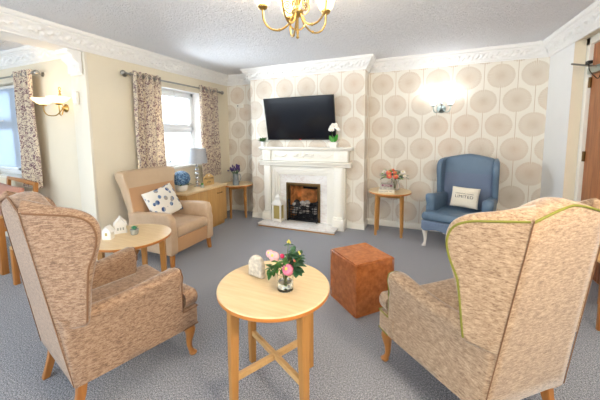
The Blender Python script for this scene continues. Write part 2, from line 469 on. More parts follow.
# ------------------------------------------------------------------ room shell
b = B(); box(b, XA-.2, XR+.4, YF-.2, YB+.2, -.06, 0); struct('floor', b, 'carpet', smooth=0)
b = B(); box(b, XA-.2, XR+.4, YF-.2, YB+.2, H, H+.08); struct('ceiling', b, 'ceiling', smooth=0)
b = B()
WY0, WY1, WZ0, WZ1 = 2.72, 3.70, .93, 2.02
box(b, XL-TH, XL, YP+.0, WY0, 0, H); box(b, XL-TH, XL, WY1, YB+.1, 0, H)
box(b, XL-TH, XL, WY0, WY1, 0, WZ0); box(b, XL-TH, XL, WY0, WY1, WZ1, H)
for f in b.faces:
    c = f.calc_center_median(); f.normal_update()
    if WY0-.01 < c.y < WY1+.01 and WZ0-.01 < c.z < WZ1+.01: f.material_index = 1
struct('wall_left', b, ['cream', 'white'], smooth=0)
b = B(); box(b, XL-TH, XL, YF, YP, ZB, H); struct('trim_1', b, 'plaster', smooth=0)      # beam over the opening
# slim white pilaster casing on the end of the left wall
b = B(); box(b, XL-TH-.01, XL+.002, YP-.03, YP, 0, ZB, bev=.004)
struct('trim_2', b, 'pier')
# corbel under the beam
b = B()
prof = [(YP-.04, 2.0), (YP-.065, 2.015), (YP-.075, 2.06), (YP-.065, 2.10), (YP-.09, 2.12), (YP-.125, 2.15), (YP-.14, 2.19), (YP-.17, 2.195), (YP-.175, 2.235), (YP-.04, 2.235)]
prism(b, prof, 'x', XL-TH+.02, XL-.02, bev=.003)
for i in range(7): tube(b, [(XL-TH+.038+i*.0257, YP-.072, 2.018), (XL-TH+.038+i*.0257, YP-.074, 2.11)], .0085, 8)
struct('trim_3', b, 'plaster')
b = B()
AX0, AX1, AZ0, AZ1 = -5.6, -4.33, .86, 2.06
box(b, XA, AX0, YA, YA+TH, 0, H); box(b, AX1, XL-TH, YA, YA+TH, 0, H)
box(b, AX0, AX1, YA, YA+TH, 0, AZ0); box(b, AX0, AX1, YA, YA+TH, AZ1, H)
struct('wall_annex', b, 'creamdark', smooth=0)
b = B(); box(b, XA-.1, XA, YF, YA+TH, 0, H); struct('wall_annex_side', b, 'creamdark', smooth=0)
b = B(); box(b, XL-TH, XR+.35, YB, YB+.12, 0, H); struct('wall_back', b, 'paper', smooth=0)
# chimney breast with opening for the fire
FX0, FX1, FZ = -1.862, -1.318, .635
b = B()
box(b, C0, FX0, YC, YB, 0, H); box(b, FX1, C1, YC, YB, 0, H); box(b, FX0, FX1, YC, YB, FZ, H)
struct('wall_chimney', b, 'paper', smooth=0)
# right wall, doorway and recess
b = B()
box(b, XR, XR+.35, DY, YB+.1, 0, H)
box(b, XR, XR+.35, YF, DY-1.02, 0, H); box(b, XR, XR+.35, DY-1.02, DY, ZB+.02, H)
box(b, XR+.35, XR+.45, YF, YB+.1, 0, H)
b.normal_update()
for f in b.faces:
    c = f.calc_center_median()
    if abs(f.normal.y) > .5 or (c.z < ZB+.05 and abs(f.normal.z) > .5): f.material_index = 1
struct('wall_right', b, ['white', 'creamdark'], smooth=0)
# rear wall behind the camera, unseen; its unglazed opening is sized to let daylight in
b = B()
box(b, XA, -5.4, YF-.2, YF, 0, H); box(b, -.4, XR+.45, YF-.2, YF, 0, H); box(b, -5.4, -.4, YF-.2, YF, 2.2, H)
struct('wall_front', b, 'cream', smooth=0)

# skirting boards
def skirt(name, pts):
    b = B()
    prof = [(0, 0), (.016, 0), (.016, .07), (.010, .085), (0, .085)]
    sweep(b, pts, prof); struct(name, b, 'gloss')
def sweep(b, pts, prof, closed_prof=True, mi=0, sub=None, relief=None, step=None):
    """pts: xy polyline with the room on its right-hand side; prof (offset, z)"""
    n = len(pts); P = [Vector(p) for p in pts]; norms = []
    for i in range(n-1):
        d = (P[i+1]-P[i]).normalized(); norms.append(Vector((d.y, -d.x)))
    rs = []; s = 0
    for i in range(n):
        if i == 0: nn = norms[0]
        elif i == n-1: nn = norms[-1]
        else:
            nn = (norms[i-1]+norms[i]); nn = nn/ (nn.length_squared/2)
        pos = [P[i]]
        rs.append((P[i], nn, s))
        if i < n-1:
            L = (P[i+1]-P[i]).length
            if step:
                k = max(1, int(L/step)); nn0 = nn
                j = i+1
                nn1 = norms[-1] if j == n-1 else (norms[j-1]+norms[j])/((norms[j-1]+norms[j]).length_squared/2)
                for q in range(1, k):
                    t = q/k
                    # keep the straight part square to the wall: only the mitre ends skew
                    rs.append((P[i].lerp(P[j], t), (nn0, nn1, norms[i], t, L), s+L*t))
            s += L
    out = []
    for p, nn, ss in rs:
        ring = []
        for (o, z) in prof:
            if isinstance(nn, tuple):
                n0, n1, nm, t, L = nn
                d = (n0*(1-t)+n1*t)  # linear blend keeps straight lines
                q = p+d*o
            else: q = p+nn*o; nm = nn
            ring.append((q.x, q.y, z))
        out.append((ring, ss))
    if relief:
        res = []
        for (ring, ss) in out:
            rr = []
            for (x, y, z), (o, zz) in zip(ring, prof): rr.append((x, y, z))
            res.append(rr)
        rs2 = res
        rings(b, rs2, closed_ring=True, cap=True, mi=mi)
    else:
        rings(b, [r for r, _ in out], closed_ring=True, cap=True, mi=mi)
skirt('baseboard_back', [(XL, YB), (C0, YB), (C0, YC), (-2.28, YC)])
skirt('baseboard_chimney', [(-.935, YC), (C1, YC), (C1, YB), (XR, YB), (XR, DY)])
skirt('baseboard_left', [(XL, YP), (XL, YB)])
skirt('baseboard_annex', [(XA, YA), (XL-TH, YA)])

# cornice with carved band
def cornice(name, pts, ends=True):
    b = B()
    z = ZB
    low = [(0, z), (.012, z), (.016, z+.008), (.012, z+.016), (.020, z+.020), (.024, z+.028)]
    band0, band1 = (.030, z+.032), (.078, z+.108)
    up = [(.086, z+.112), (.090, z+.122), (.086, z+.128), (.098, z+.132), (.106, z+.140), (.113, z+.152), (.113, z+.165), (0, z+.165)]
    NB = 9
    prof = low+[band0]+[(band0[0]+(band1[0]-band0[0])*k/NB, band0[1]+(band1[1]-band0[1])*k/NB) for k in range(1, NB)]+[band1]+up
    P = [Vector(p) for p in pts]; norms = []
    n = len(P)
    for i in range(n-1):
        d = (P[i+1]-P[i]).normalized(); norms.append(Vector((d.y, -d.x)))
    mit = []
    for i in range(n):
        if i == 0: mit.append(norms[0])
        elif i == n-1: mit.append(norms[-1])
        else:
            q = norms[i-1]+norms[i]; mit.append(q/(q.length_squared/2))
    for i in range(n-1):
        L = (P[i+1]-P[i]).length; k = max(2, int(L/.011)); rs = []
        d = (P[i+1]-P[i]).normalized()
        for q in range(k+1):
            t = q/k; ring = []
            for j, (o, zz) in enumerate(prof):
                a = P[i]+mit[i]*o; c = P[i+1]+mit[i+1]*o; s = a.lerp(c, t)
                dz = 0; do = 0
                if 6 < j < 6+NB:
                    v = (j-6)/NB; u = (s.dot(d))
                    w = u/.15
                    h = (sin(2*PI*w+2.4*sin(2*PI*v))*.45+.35*sin(6*PI*w-5*v)*sin(PI*v)+1.1*noise.noise(Vector((u*34, v*4.5, i*3.0))))*min(1, 4*v*(1-v)+.35)
                    h = max(-.6, min(.8, h))*.016
                    do = h*.85; dz = -h*.55
                s = s+norms[i]*do
                ring.append((s.x, s.y, zz+dz))
            rs.append(ring)
        rings(b, rs, cap=True)
    struct(name, b, 'plaster', smooth=50)
cornice('trim_4', [(XL, YF), (XL, YB), (C0, YB), (C0, YC), (C1, YC), (C1, YB), (XR, YB), (XR, YF)])
cornice('trim_5', [(XA, YA), (XL-TH, YA), (XL-TH, YF)])

# ------------------------------------------------------------------ windows
def window(n, x, y0, y1, z0, z1, transom, axis='x', handle_y=None):
    """frame in local coords: u along the wall, depth d outwards"""
    b = B()
    def bx(b, u0, u1, d0, d1, z0, z1, bev=.006, mi=0):
        if axis == 'x': box(b, x-d1, x-d0, u0, u1, z0, z1, bev, mi=mi)
        else: box(b, u0, u1, x+d0, x+d1, z0, z1, bev, mi=mi)
    fr = .055
    bx(b, y0, y0+fr, 0, .07, z0, z1); bx(b, y1-fr, y1, 0, .07, z0, z1)
    bx(b, y0, y1, 0, .07, z0, z0+fr); bx(b, y0, y1, 0, .07, z1-fr, z1)
    bx(b, y0, y1, 0, .07, transom-.03, transom+.03)
    mid = (y0+y1)/2 if y1-y0 > 1.1 else None
    if mid: bx(b, mid-.03, mid+.03, 0, .07, z0, z1)
    w = struct('window_%d' % n, b, 'upvc')
    cols = [(y0+fr, (mid or y1)-(.03 if mid else fr))]+([(mid+.03, y1-fr)] if mid else [])
    for (u0, u1) in cols:
        for (a, c) in ((z0+fr, transom-.03), (transom+.03, z1-fr)):
            b = B(); s = .038
            bx(b, u0, u0+s, -.015, .05, a, c); bx(b, u1-s, u1, -.015, .05, a, c); bx(b, u0, u1, -.015, .05, a, a+s); bx(b, u0, u1, -.015, .05, c-s, c)
            obj('sash', b, 'upvc', w)
            b = B(); bx(b, u0+s, u1-s, .018, .026, a+s, c-s, 0); obj('glass_pane', b, 'pane', w, smooth=0)
            b = B(); um = (u0+u1)/2
            bx(b, um-.045, um+.045, -.045, -.03, a+.01, a+.024, .004); bx(b, um-.012, um+.012, -.035, -.01, a+.006, a+.028, .003)
            obj('window_handle', b, 'white', w)
    return w
w1 = window(1, XL-.13, WY0, WY1, WZ0, WZ1, 1.475)
b = B(); box(b, XL-.15, XL+.035, WY0-.03, WY1+.03, WZ0-.03, WZ0+.002, .006); obj('window_sill', b, 'gloss', w1)
w2 = window(2, YA+.12, AX0, AX1, AZ0, AZ1, 1.55, 'y')
b = B(); box(b, AX0-.03, AX1+.03, YA-.05, YA+.14, AZ0-.03, AZ0+.002, .006); obj('window_sill', b, 'gloss', w2)

# ------------------------------------------------------------------ curtains
def curtain(name, label, group, x, y, u0, u1, z0, z1, axis='x', folds=5, amp=.030, gather=1):
    b = B(); nu = folds*12; nz = 16; rs = []
    for face in (0, 1):
        pass
    def P(iu, iz, off):
        t = iu/nu; s = iz/nz; z = z0+(z1-z0)*s
        ph = t*folds*2*PI
        a = amp*(1-.25*s)*(1+.25*sin(3.1*t*folds+1))
        w = 1+.06*(1-s)*sin(9*t)
        u = u0+(u1-u0)*(.5+(t-.5)*(1-.06*s)*w) + .006*sin(ph*2)*(1-s)
        d = a*sin(ph)+off*1.0+.006*sin(7*s+ph)
        return (x+d, u, z) if axis == 'x' else (u, y+d, z)
    V = [[[b.verts.new(P(i, k, o)) for i in range(nu+1)] for k in range(nz+1)] for o in (.0025, -.0025)]
    for k in range(nz):
        for i in range(nu):
            b.faces.new((V[0][k][i], V[0][k][i+1], V[0][k+1][i+1], V[0][k+1][i]))
            b.faces.new((V[1][k][i], V[1][k+1][i], V[1][k+1][i+1], V[1][k][i+1]))
    for k in range(nz):
        for i in (0, nu): b.faces.new((V[0][k][i], V[0][k+1][i], V[1][k+1][i], V[1][k][i]))
    for i in range(nu):
        for k in (0, nz): b.faces.new((V[0][k][i], V[0][k][i+1], V[1][k][i+1], V[1][k][i]))
    t = thing(name, label, 'curtain', (0, 0, 0), 0, group)
    obj('curtain_fabric', b, 'curtain', t, smooth=60)
    for k in range(folds*2):
        ph = (k+.5)/(folds*2); u = u0+(u1-u0)*(.5+(ph-.5)*.94); b = B(); d = .0
        pts = []
        zc = z1-.045
        for i in range(14):
            a = 2*PI*i/14
            pts.append((x+.024*cos(a), u, zc+.024*sin(a)) if axis == 'x' else (u, y+.024*cos(a), zc+.024*sin(a)))
        tube(b, pts, .004, 6, closed=True); obj('eyelet', b, 'steel', t)
    return t
PXL = XL+.085; ZR = 2.082
curtain('curtain', 'plum and cream eyelet curtain hanging behind the tan armchair at the fireside window', 'curtains at the fireside window', PXL, 0, 2.47, 2.90, .71, ZR+.045)
curtain('curtain', 'patterned plum and cream eyelet curtain hanging behind the grey table lamp', 'curtains at the fireside window', PXL, 0, 3.60, 4.07, .71, ZR+.045)
def pole(label, axis, fixed, u0, u1, z, wallc, brackets):
    t = thing('curtain_pole', label, 'curtain pole')
    def V(u, d, z): return (fixed+d, u, z) if axis == 'x' else (u, fixed-d, z)
    b = B(); tube(b, [V(u0, 0, z), V(u1, 0, z)], .011, 12); obj('pole', b, 'steel', t)
    for u, s in ((u0, -1), (u1, 1)):
        b = B(); tube(b, [V(u, 0, z), V(u+s*.02, 0, z)], .016, 12); ball(b, V(u+s*.04, 0, z), .03); obj('finial', b, 'steel', t)
    for u in brackets:
        b = B(); tube(b, [V(u, wallc, z-.0), V(u, -.012, z)], .008, 8); tube(b, [V(u, wallc, z), V(u, wallc*.93, z)], .028, 12)
        tube(b, [V(u+.012, .016*cos(a), z+.016*sin(a)) for a in [2*PI*i/12 for i in range(12)]], .005, 6, closed=True)
        obj('bracket', b, 'steel', t)
pole('brushed steel curtain pole with ball finials above the fireside window', 'x', PXL, 2.40, 4.14, ZR, -.085, (2.44, 4.10))
curtain('curtain', 'patterned plum and cream curtain at the left window, beside the brass wall light', None, 0, YA-.10, -4.47, -4.07, .77, 2.14, 'y', 4, .035)
pole('curtain pole with brass ball end above the far left window', 'y', YA-.10, -5.75, -4.02, 2.095, -.10, (-5.7, -4.05))
# hanging hearts
def heart_pts(c, s, axis):
    o = []
    for i in range(28):
        t = 2*PI*i/28; hx = 16*sin(t)**3/16; hz = (13*cos(t)-5*cos(2*t)-2*cos(3*t)-cos(4*t))/16
        o.append((c[0], c[1]+hx*s, c[2]+hz*s) if axis == 'x' else (c[0]+hx*s, c[1], c[2]+hz*s))
    return o
t = thing('heart_ornament', 'wire heart hanging at the top of the fireside window', 'ornament', (XL-.11, 3.30, 1.9))
b = B(); tube(b, heart_pts((0, 0, -.01), .040, 'x'), .005, 6, closed=True); obj('wire_heart', b, 'iron', t)
b = B(); tube(b, [(0, 0, .0), (0, 0, .115)], .0015, 5); obj('hanging_thread', b, 'steel', t)
t = thing('heart_ornament', 'grey heart with long ribbon hanging in the far left window', 'ornament', (-4.46, YA+.09, 1.93))
b = B(); tube(b, heart_pts((0, 0, -.06), .04, 'y'), .005, 6, closed=True); obj('wire_heart', b, 'greypot', t)
b = B(); tube(b, [(0, 0, -.02), (0, 0, .12)], .0015, 5); tube(b, [(0, 0, -.10), (.01, 0, -.35), (0, 0, -.55)], .006, 6); obj('hanging_ribbon', b, 'greypot', t)
# roller blind in left window
t = thing('roller_blind', 'white roller blind lowered inside the far left window', 'blind')
b = B(); tube(b, [(AX0+.02, YA+.07, AZ1-.03), (AX1-.02, YA+.07, AZ1-.03)], .02, 12); obj('blind_roller', b, 'white', t)
b = B(); box(b, AX0+.03, AX1-.10, YA+.085, YA+.087, .98, AZ1-.03); box(b, AX0+.03, AX1-.10, YA+.08, YA+.092, .965, .98, .002); obj('blind_cloth', b, 'blind', t)

# ------------------------------------------------------------------ door in recess
b = B(); fy0, fy1 = DY-1.02, DY
for (a, c) in ((fy1-.07, fy1), (fy0, fy0+.07)): box(b, XD-.01, XD+.12, a, c, 0, ZB+.02, .004)
box(b, XD-.01, XD+.12, fy0, fy1, ZB-.05, ZB+.02, .004)
struct('trim_6', b, 'gloss')
b = B(); box(b, XD+.02, XD+.065, fy0+.07, fy1-.07, .01, ZB-.05, .003); d = struct('door_1', b, 'door', smooth=0)
for z in (.3, 1.12, 1.83):
    b = B(); box(b, XD+.005, XD+.022, fy1-.085, fy1-.055, z-.05, z+.05, .003); tube(b, [(XD+.006, fy1-.07, z-.05), (XD+.006, fy1-.07, z+.05)], .007, 8); obj('hinge', b, 'antique', d)
b = B(); box(b, XD-.03, XD+.02, fy1-.40, fy1-.10, 1.90, 1.965, .01); obj('door_closer', b, 'silver', d)
b = B(); box(b, 1.385, 1.42, 3.585, 3.64, 1.975, 2.005, .005); obj('closer_box', b, 'black', d)
b = B(); tube(b, [(1.455, 3.575, 1.94), (1.32, 3.73, 2.009)], .0095, 8); tube(b, [(1.455, 3.575, 1.94), (1.50, 3.50, 1.945)], .0095, 8)
obj('closer_arm', b, 'steel', d)
b = B(); tube(b, bez([(1.40, 3.61, 1.98), (1.405, 3.60, 1.92), (1.43, 3.585, 1.87), (1.46, 3.57, 1.84), (1.475, 3.56, 1.93)], 8), .0035, 6); obj('cable', b, 'black', d)
b = B(); box(b, XD+.0, XD+.02, fy0+.13, fy0+.17, .95, 1.15, .003); tube(b, [(XD-.03, fy0+.15, 1.08), (XD-.03, fy0+.28, 1.08)], .009, 8); tube(b, [(XD+.01, fy0+.15, 1.08), (XD-.03, fy0+.15, 1.08)], .009, 8); obj('door_handle', b, 'chrome', d)

# switch box on the pier, thermostat
t = thing('wall_sensor', 'slim white box fixed on the pier beside the wall light', 'switch', (XL-.145, YP-.04, 1.77))
b = B(); box(b, -.032, .032, -.028, 0, -.07, .07, .005); obj('casing', b, 'gloss', t)
b = B(); box(b, -.018, .018, -.034, -.027, -.05, .0, .003); obj('cover_flap', b, 'white', t)
t = thing('thermostat', 'small white room thermostat on the wallpaper left of the chimney breast', 'thermostat', (-2.905, YB, 1.876))
b = B(); box(b, -.07, .07, -.028, 0, -.035, .035, .006); obj('casing', b, 'gloss', t)
b = B(); lathe(b, [(.010, 0), (.010, .006), (.008, .008)], n=16); bmesh.ops.transform(b, matrix=Matrix.Translation((-.035, -.026, 0)) @ Matrix.Rotation(PI/2, 4, 'X'), verts=b.verts); obj('dial', b, 'ink', t)

# ------------------------------------------------------------------ television
t = thing('television', 'large black flat television mounted over the mantel, tilted down', 'television', (-1.622, 4.0, 1.592))
TW, THh = 1.086, .632
tilt = math.asin(.14/.64)
rm = Matrix.Rotation(tilt, 4, 'X')
b = B(); box(b, -TW/2, TW/2, 0, .035, -THh/2, THh/2, .006); box(b, -TW/2+.2, TW/2-.2, .03, .07, -.2, .15, .01)
bmesh.ops.transform(b, matrix=rm, verts=b.verts); obj('bezel', b, 'black', t)
b = B(); box(b, -TW/2+.009, TW/2-.009, -.002, .001, -THh/2+.017, THh/2-.009)
bmesh.ops.transform(b, matrix=rm, verts=b.verts); obj('screen', b, 'screen', t, smooth=0)
b = B(); box(b, -.007, .007, -.004, .0, -THh/2+.004, -THh/2+.012, .001); bmesh.ops.transform(b, matrix=rm, verts=b.verts); obj('power_light', b, 'red', t)
b = B(); box(b, -.15, .15, .06, .149, -.1, .1, .004); obj('wall_bracket', b, 'black', t)

# ------------------------------------------------------------------ fireplace
fp = thing('fireplace', 'white carved fireplace surround with marble back panel and hearth', 'fireplace', (0, 0, 0))
b = B(); box(b, -2.20, -1.015, 3.757, YC, .018, .05, .006); obj('hearth', b, 'marble', fp)
b = B(); box(b, -2.195, -1.02, 3.765, 3.80, 0, .018); obj('hearth_base_strip', b, 'oakv', fp)
b = B()
PF = 4.0
for x0, x1 in ((-2.265, -.842),):
    prism(b, [(3.948, 1.18), (3.948, 1.160), (3.962, 1.154), (3.968, 1.142), (3.985, 1.132), (YC, 1.132), (YC, 1.18)], 'x', x0, x1, bev=.002)
obj('mantel_shelf', b, 'gloss', fp)
b = B(); box(b, -2.215, -.905, PF+.01, YC, .975, 1.134, .002)
for x0, x1 in ((-2.225, -2.09), (-1.09, -.895)): box(b, x0, x1-.0, PF-.012, YC, .975, 1.134, .003)
obj('frieze', b, 'gloss', fp)
# carved ornaments: urn centre piece, swags, rosettes on the blocks
b = B()
ym = PF+.002
ball(b, (-1.56, ym, 1.06), .026, sc=(1, .5, 1.3)); ball(b, (-1.56, ym, 1.095), .014, sc=(1, .5, 1))
for s in (-1, 1):
    tube(b, bez([(-1.56+s*.02, ym, 1.05), (-1.56+s*.07, ym, 1.085), (-1.56+s*.12, ym, 1.05), (-1.56+s*.16, ym, 1.08)], 8), [.009]*25, 6)
    tube(b, bez([(-1.56+s*.03, ym, 1.035), (-1.56+s*.09, ym, 1.02), (-1.56+s*.15, ym, 1.035)], 8), .008, 6)
    for k in range(4): ball(b, (-1.56+s*(.06+.03*k), ym, 1.06+.012*(-1)**k), .013, sc=(1, .5, 1), seg=8, rg=5)
obj('urn_carving', b, 'gloss', fp)
for cx in (-1.925, -1.215):
    b = B(); tube(b, bez([(cx-.10, ym, 1.075), (cx-.05, ym, 1.045), (cx, ym, 1.035), (cx+.05, ym, 1.045), (cx+.10, ym, 1.075)], 6), [.005+.006*sin(PI*i/24) for i in range(25)], 6)
    for s in (-1, 1): ball(b, (cx+s*.1, ym, 1.078), .012, sc=(1, .5, 1)); tube(b, bez([(cx+s*.10, ym, 1.07), (cx+s*.105, ym, 1.04), (cx+s*.10, ym, 1.02)], 5), .005, 5)
    obj('swag_carving', b, 'gloss', fp)
for cx in (-2.157, -.99):
    b = B(); yy = PF-.012; pts = [(cx+.034*cos(a), yy, 1.055+.055*sin(a)) for a in [2*PI*i/24 for i in range(24)]]
    tube(b, pts, .0045, 6, closed=True)
    for i in range(6): a = 2*PI*i/6; ball(b, (cx+.014*cos(a), yy, 1.055+.022*sin(a)), .010, sc=(.8, .5, 1.2), seg=8, rg=5)
    obj('rosette_carving', b, 'gloss', fp)
b = B(); prism(b, [(YC, .975), (PF-.038, .968), (PF-.038, .955), (PF-.026, .95), (PF-.026, .935), (PF-.008, .927), (PF-.008, .90), (PF+.006, .893), (YC, .895)], 'x', -2.28, -.86, bev=.0015); obj('architrave', b, 'gloss', fp)
for x0, x1 in ((-2.212, -2.10), (-1.085, -.962)):
    b = B(); box(b, x0-.012 if x0 < -2 else x0, x1 if x0 < -2 else x1+.02, PF+.03, YC, 0, .90, .002); box(b, x0, x1, PF, PF+.04, .16, .895, .004); box(b, x0+.02, x1-.02, PF-.006, PF+.01, .21, .85, .004); obj('pilaster', b, 'gloss', fp)
    b = B(); z0 = .05 if x0 < -2 else 0
    box(b, x0-.022, x1+.026, PF-.045, YC, z0, .155, .003); box(b, x0-.01, x1+.01, PF-.025, YC, .15, .185, .006); obj('plinth', b, 'gloss', fp)
b = B()
for k, (w, y) in enumerate(((0, 4.03), (.035, 4.045), (.065, 4.062))):
    xa, xb, zt = -2.097+w, -1.088-w, .888-w*1.05
    wd = .058
    prism(b, [(xa, .05), (xa, zt), (xb, zt), (xb, .05), (xb-wd, .05), (xb-wd, zt-wd), (xa+wd, zt-wd), (xa+wd, .05)], 'y', y, YC-.002*k, .003)
obj('casing', b, 'gloss', fp)
b = B()
box(b, -2.01, FX0, 4.085, YC, .05, .81); box(b, FX1, -1.175, 4.085, YC, .05, .81); box(b, FX0, FX1, 4.085, YC, FZ, .81)
obj('marble_panel', b, 'marble', fp, smooth=0)
b = B(); fw_ = .035
for y, w in ((4.062, fw_),):
    for a0, a1, y0_, y1_ in ((0, w, y, 4.12), (w-.002, w+.014, y+.02, 4.13)):
        prism(b, [(FX0+a0, .051), (FX0+a0, FZ-a0), (FX1-a0, FZ-a0), (FX1-a0, .051), (FX1-a1, .051), (FX1-a1, FZ-a1), (FX0+a1, FZ-a1), (FX0+a1, .051)], 'y', y0_, y1_, .003)
obj('brass_frame', b, 'antique', fp)
b = B()
ib0, ib1, yb2 = FX0+.03, FX1-.03, 4.42
def quad(b, pts, mi=0):
    f = b.faces.new([b.verts.new(p) for p in pts]); f.material_index = mi; return f
box(b, ib0-.02, ib0+.02, 4.12, yb2, .04, FZ-.02, mi=1); box(b, ib1-.02, ib1+.02, 4.12, yb2, .04, FZ-.02, mi=1)
box(b, ib0+.1, ib1-.1, yb2-.06, yb2, .04, FZ-.14, mi=1); box(b, ib0, ib1, yb2-.02, yb2+.01, .04, FZ, mi=0)
box(b, ib0, ib1, 4.12, yb2, FZ-.03, FZ-.01, mi=0); box(b, ib0, ib1, 4.10, yb2, .03, .052, mi=0)
prism(b, [(ib0+.02, 4.13), (ib0+.02, 4.40), (ib0+.12, 4.40)], 'z', .05, FZ-.06, mi=1); prism(b, [(ib1-.02, 4.13), (ib1-.02, 4.40), (ib1-.12, 4.40)], 'z', .05, FZ-.06, mi=1)
obj('fire_surround_lining', b, ['soot', 'firebrick'], fp, smooth=0)

gr = thing('fire_basket', 'black cast iron fire basket with grate bars inside the fireplace', 'fire grate', (-1.59, 4.105, .05))
gr.scale = (1.08, 1, 1.12)
b = B()
W2 = .215
def front(x): return -.035-.03*(1-(x/W2)**2)
for z in (.03, .065, .10, .135, .17, .20):
    tube(b, [(x, front(x)+.0, z) for x in [W2*(-1+i/8) for i in range(17)]], .0065 if z < .19 else .010, 6)
obj('front_bars', b, 'iron', gr)
for i in range(9):
    x = W2*(-1+i/4); b = B(); tube(b, [(x, front(x)-.004, .02), (x, front(x)-.004, .205)], .006, 6); ball(b, (x, front(x)-.004, .212), .011, seg=8, rg=6); obj('upright_bar', b, 'iron', gr)
for s in (-1, 1):
    b = B(); tube(b, bez([(s*W2, front(W2), .26), (s*W2, front(W2)-.0, .12), (s*W2, front(W2)-.012, .03), (s*(W2+.0), front(W2)-.05, .006)], 6), [.013-.003*sin(i/18*PI) for i in range(19)], 8)
    ball(b, (s*W2, front(W2), .275), .018, seg=10, rg=8); obj('fire_dog', b, 'iron', gr)
b = B(); box(b, -W2, W2, -.03, .16, .015, .03); box(b, -W2, W2, .14, .16, .02, .22); box(b, -W2, W2, -.045, -.02, .0, .035, .004); obj('ash_pan', b, 'iron', gr)
coals = []
for i in range(26):
    x = random.uniform(-.185, .185); y = random.uniform(.0, .13); lay = i//9
    z = .125+.06*lay+random.uniform(-.01, .02)-.0
    b = B(); r = random.uniform(.030, .044)
    bmesh.ops.create_icosphere(b, subdivisions=2, radius=r)
    for v in b.verts: v.co *= 1+.28*noise.noise(v.co*38+Vector((i*3.1, 0, 0)))
    bmesh.ops.transform(b, matrix=Matrix.Translation((0, 0, 0)) @ Matrix.Diagonal((1.2, 1, .85, 1)), verts=b.verts)
    c = obj('coal', b, 'ash' if random.random() < .5 else 'coal', None, loc=(-1.59+x, 4.10+y, .05+z))
    tag(c, 'lump of coal piled in the black fire basket', 'coal', 'coals in the fire basket')

# lantern on the hearth
t = thing('lantern', 'cream metal lantern with gold panel on the left of the hearth', 'lantern', (-1.937, 3.94, .05))
lw = .062
b = B(); box(b, -lw-.01, lw+.01, -lw-.01, lw+.01, .012, .03, .003); obj('base', b, 'ceramic', t)
for sx in (-1, 1):
    for sy in (-1, 1):
        b = B(); ball(b, (sx*lw, sy*lw, .008), .010, seg=8, rg=6); obj('foot', b, 'ceramic', t)
b = B()
for sx in (-1, 1):
    for sy in (-1, 1): box(b, sx*lw-.014, sx*lw+.010, sy*lw-.014, sy*lw+.010, .03, .27, .002)
for z in (.03, .255):
    for s in (-1, 1): box(b, -lw, lw, s*lw-.008, s*lw+.008, z, z+.022, .002); box(b, s*lw-.008, s*lw+.008, -lw, lw, z, z+.015, .002)
obj('frame', b, 'ceramic', t)
b = B(); box(b, -lw+.008, lw-.008, -lw+.002, -lw+.004, .045, .255); box(b, lw-.004, lw-.002, -lw+.008, lw-.008, .045, .255); box(b, -lw+.002, -lw+.004, -lw+.008, lw-.008, .045, .255); obj('gold_panel', b, 'gold', t, smooth=0)
b = B(); rs = [[(s*q*sx, s*q*sy, z) for sx, sy in ((-1, -1), (1, -1), (1, 1), (-1, 1))] for s, q, z in ((1, .082, .27), (1, .082, .288), (1, .055, .325), (1, .036, .34), (1, .036, .372), (1, .046, .376), (1, .018, .41), (1, .01, .416))]
rings(b, rs); obj('roof', b, 'ceramic', t)
b = B(); tube(b, [(.018*cos(a), 0, .434+.018*sin(a)) for a in [2*PI*i/14 for i in range(14)]], .003, 6, closed=True); obj('hanging_ring', b, 'ceramic', t)

# plants on the mantel
t = thing('potted_plant', 'small green plant in a white pot at the left end of the mantel', 'plant', (-2.243, 4.04, 1.18))
b = B(); box(b, -.022, .022, -.022, .022, 0, .08, .003); obj('pot', b, 'ceramic', t)
b = B()
for i in range(44): a = random.uniform(0, 2*PI); leafq(b, (.008*cos(a), .008*sin(a), .075), (cos(a), sin(a), random.uniform(.3, 2.2)), random.uniform(.06, .095), .036, droop=.2)
obj('leaves', b, 'leaf', t)
t = thing('orchid', 'white orchid in a square white pot at the right end of the mantel', 'orchid', (-1.11, 4.04, 1.18))
b = B(); rings(b, [[(q*sx, q*sy, z) for sx, sy in ((-1, -1), (1, -1), (1, 1), (-1, 1))] for q, z in ((.043, 0), (.060, .075), (.054, .075), (.050, .06))]); obj('pot', b, 'ceramic', t)
b = B(); box(b, -.05, .05, -.05, .05, .055, .065); obj('soil', b, 'soot', t)
b = B()
for a, l in ((.3, .13), (2.2, .12), (3.6, .11), (5.2, .12), (1.2, .10)): leafq(b, (.01*cos(a), .01*sin(a), .065), (cos(a)*.6, sin(a)*.6, 1.5), l, .055, up=(cos(a+1.57), sin(a+1.57), 0), droop=.2)
obj('leaves', b, 'leafbright', t)
b = B(); sp = bez([(-.01, 0, .07), (-.015, 0, .17), (-.02, -.01, .26), (.0, -.01, .32), (.05, -.015, .30), (.085, -.015, .26)], 6); tube(b, sp, .0025, 6); obj('flower_stem', b, 'stem', t)
for k, (x, z) in enumerate(((-.025, .285), (-.04, .25), (0, .32), (.02, .29), (.045, .315), (.055, .275), (.08, .25), (-.005, .25))):
    b = B(); c = Vector((x, -.022, z))
    for i in range(5):
        a = 2*PI*i/5+k; ball(b, c+Vector((cos(a)*.015, 0, sin(a)*.015)), .014, sc=(1, .3, 1), seg=8, rg=5)
    ball(b, c+Vector((0, -.006, 0)), .005, seg=6, rg=4, mi=1); obj('flower', b, ['whitepetal', 'yellow'], t)

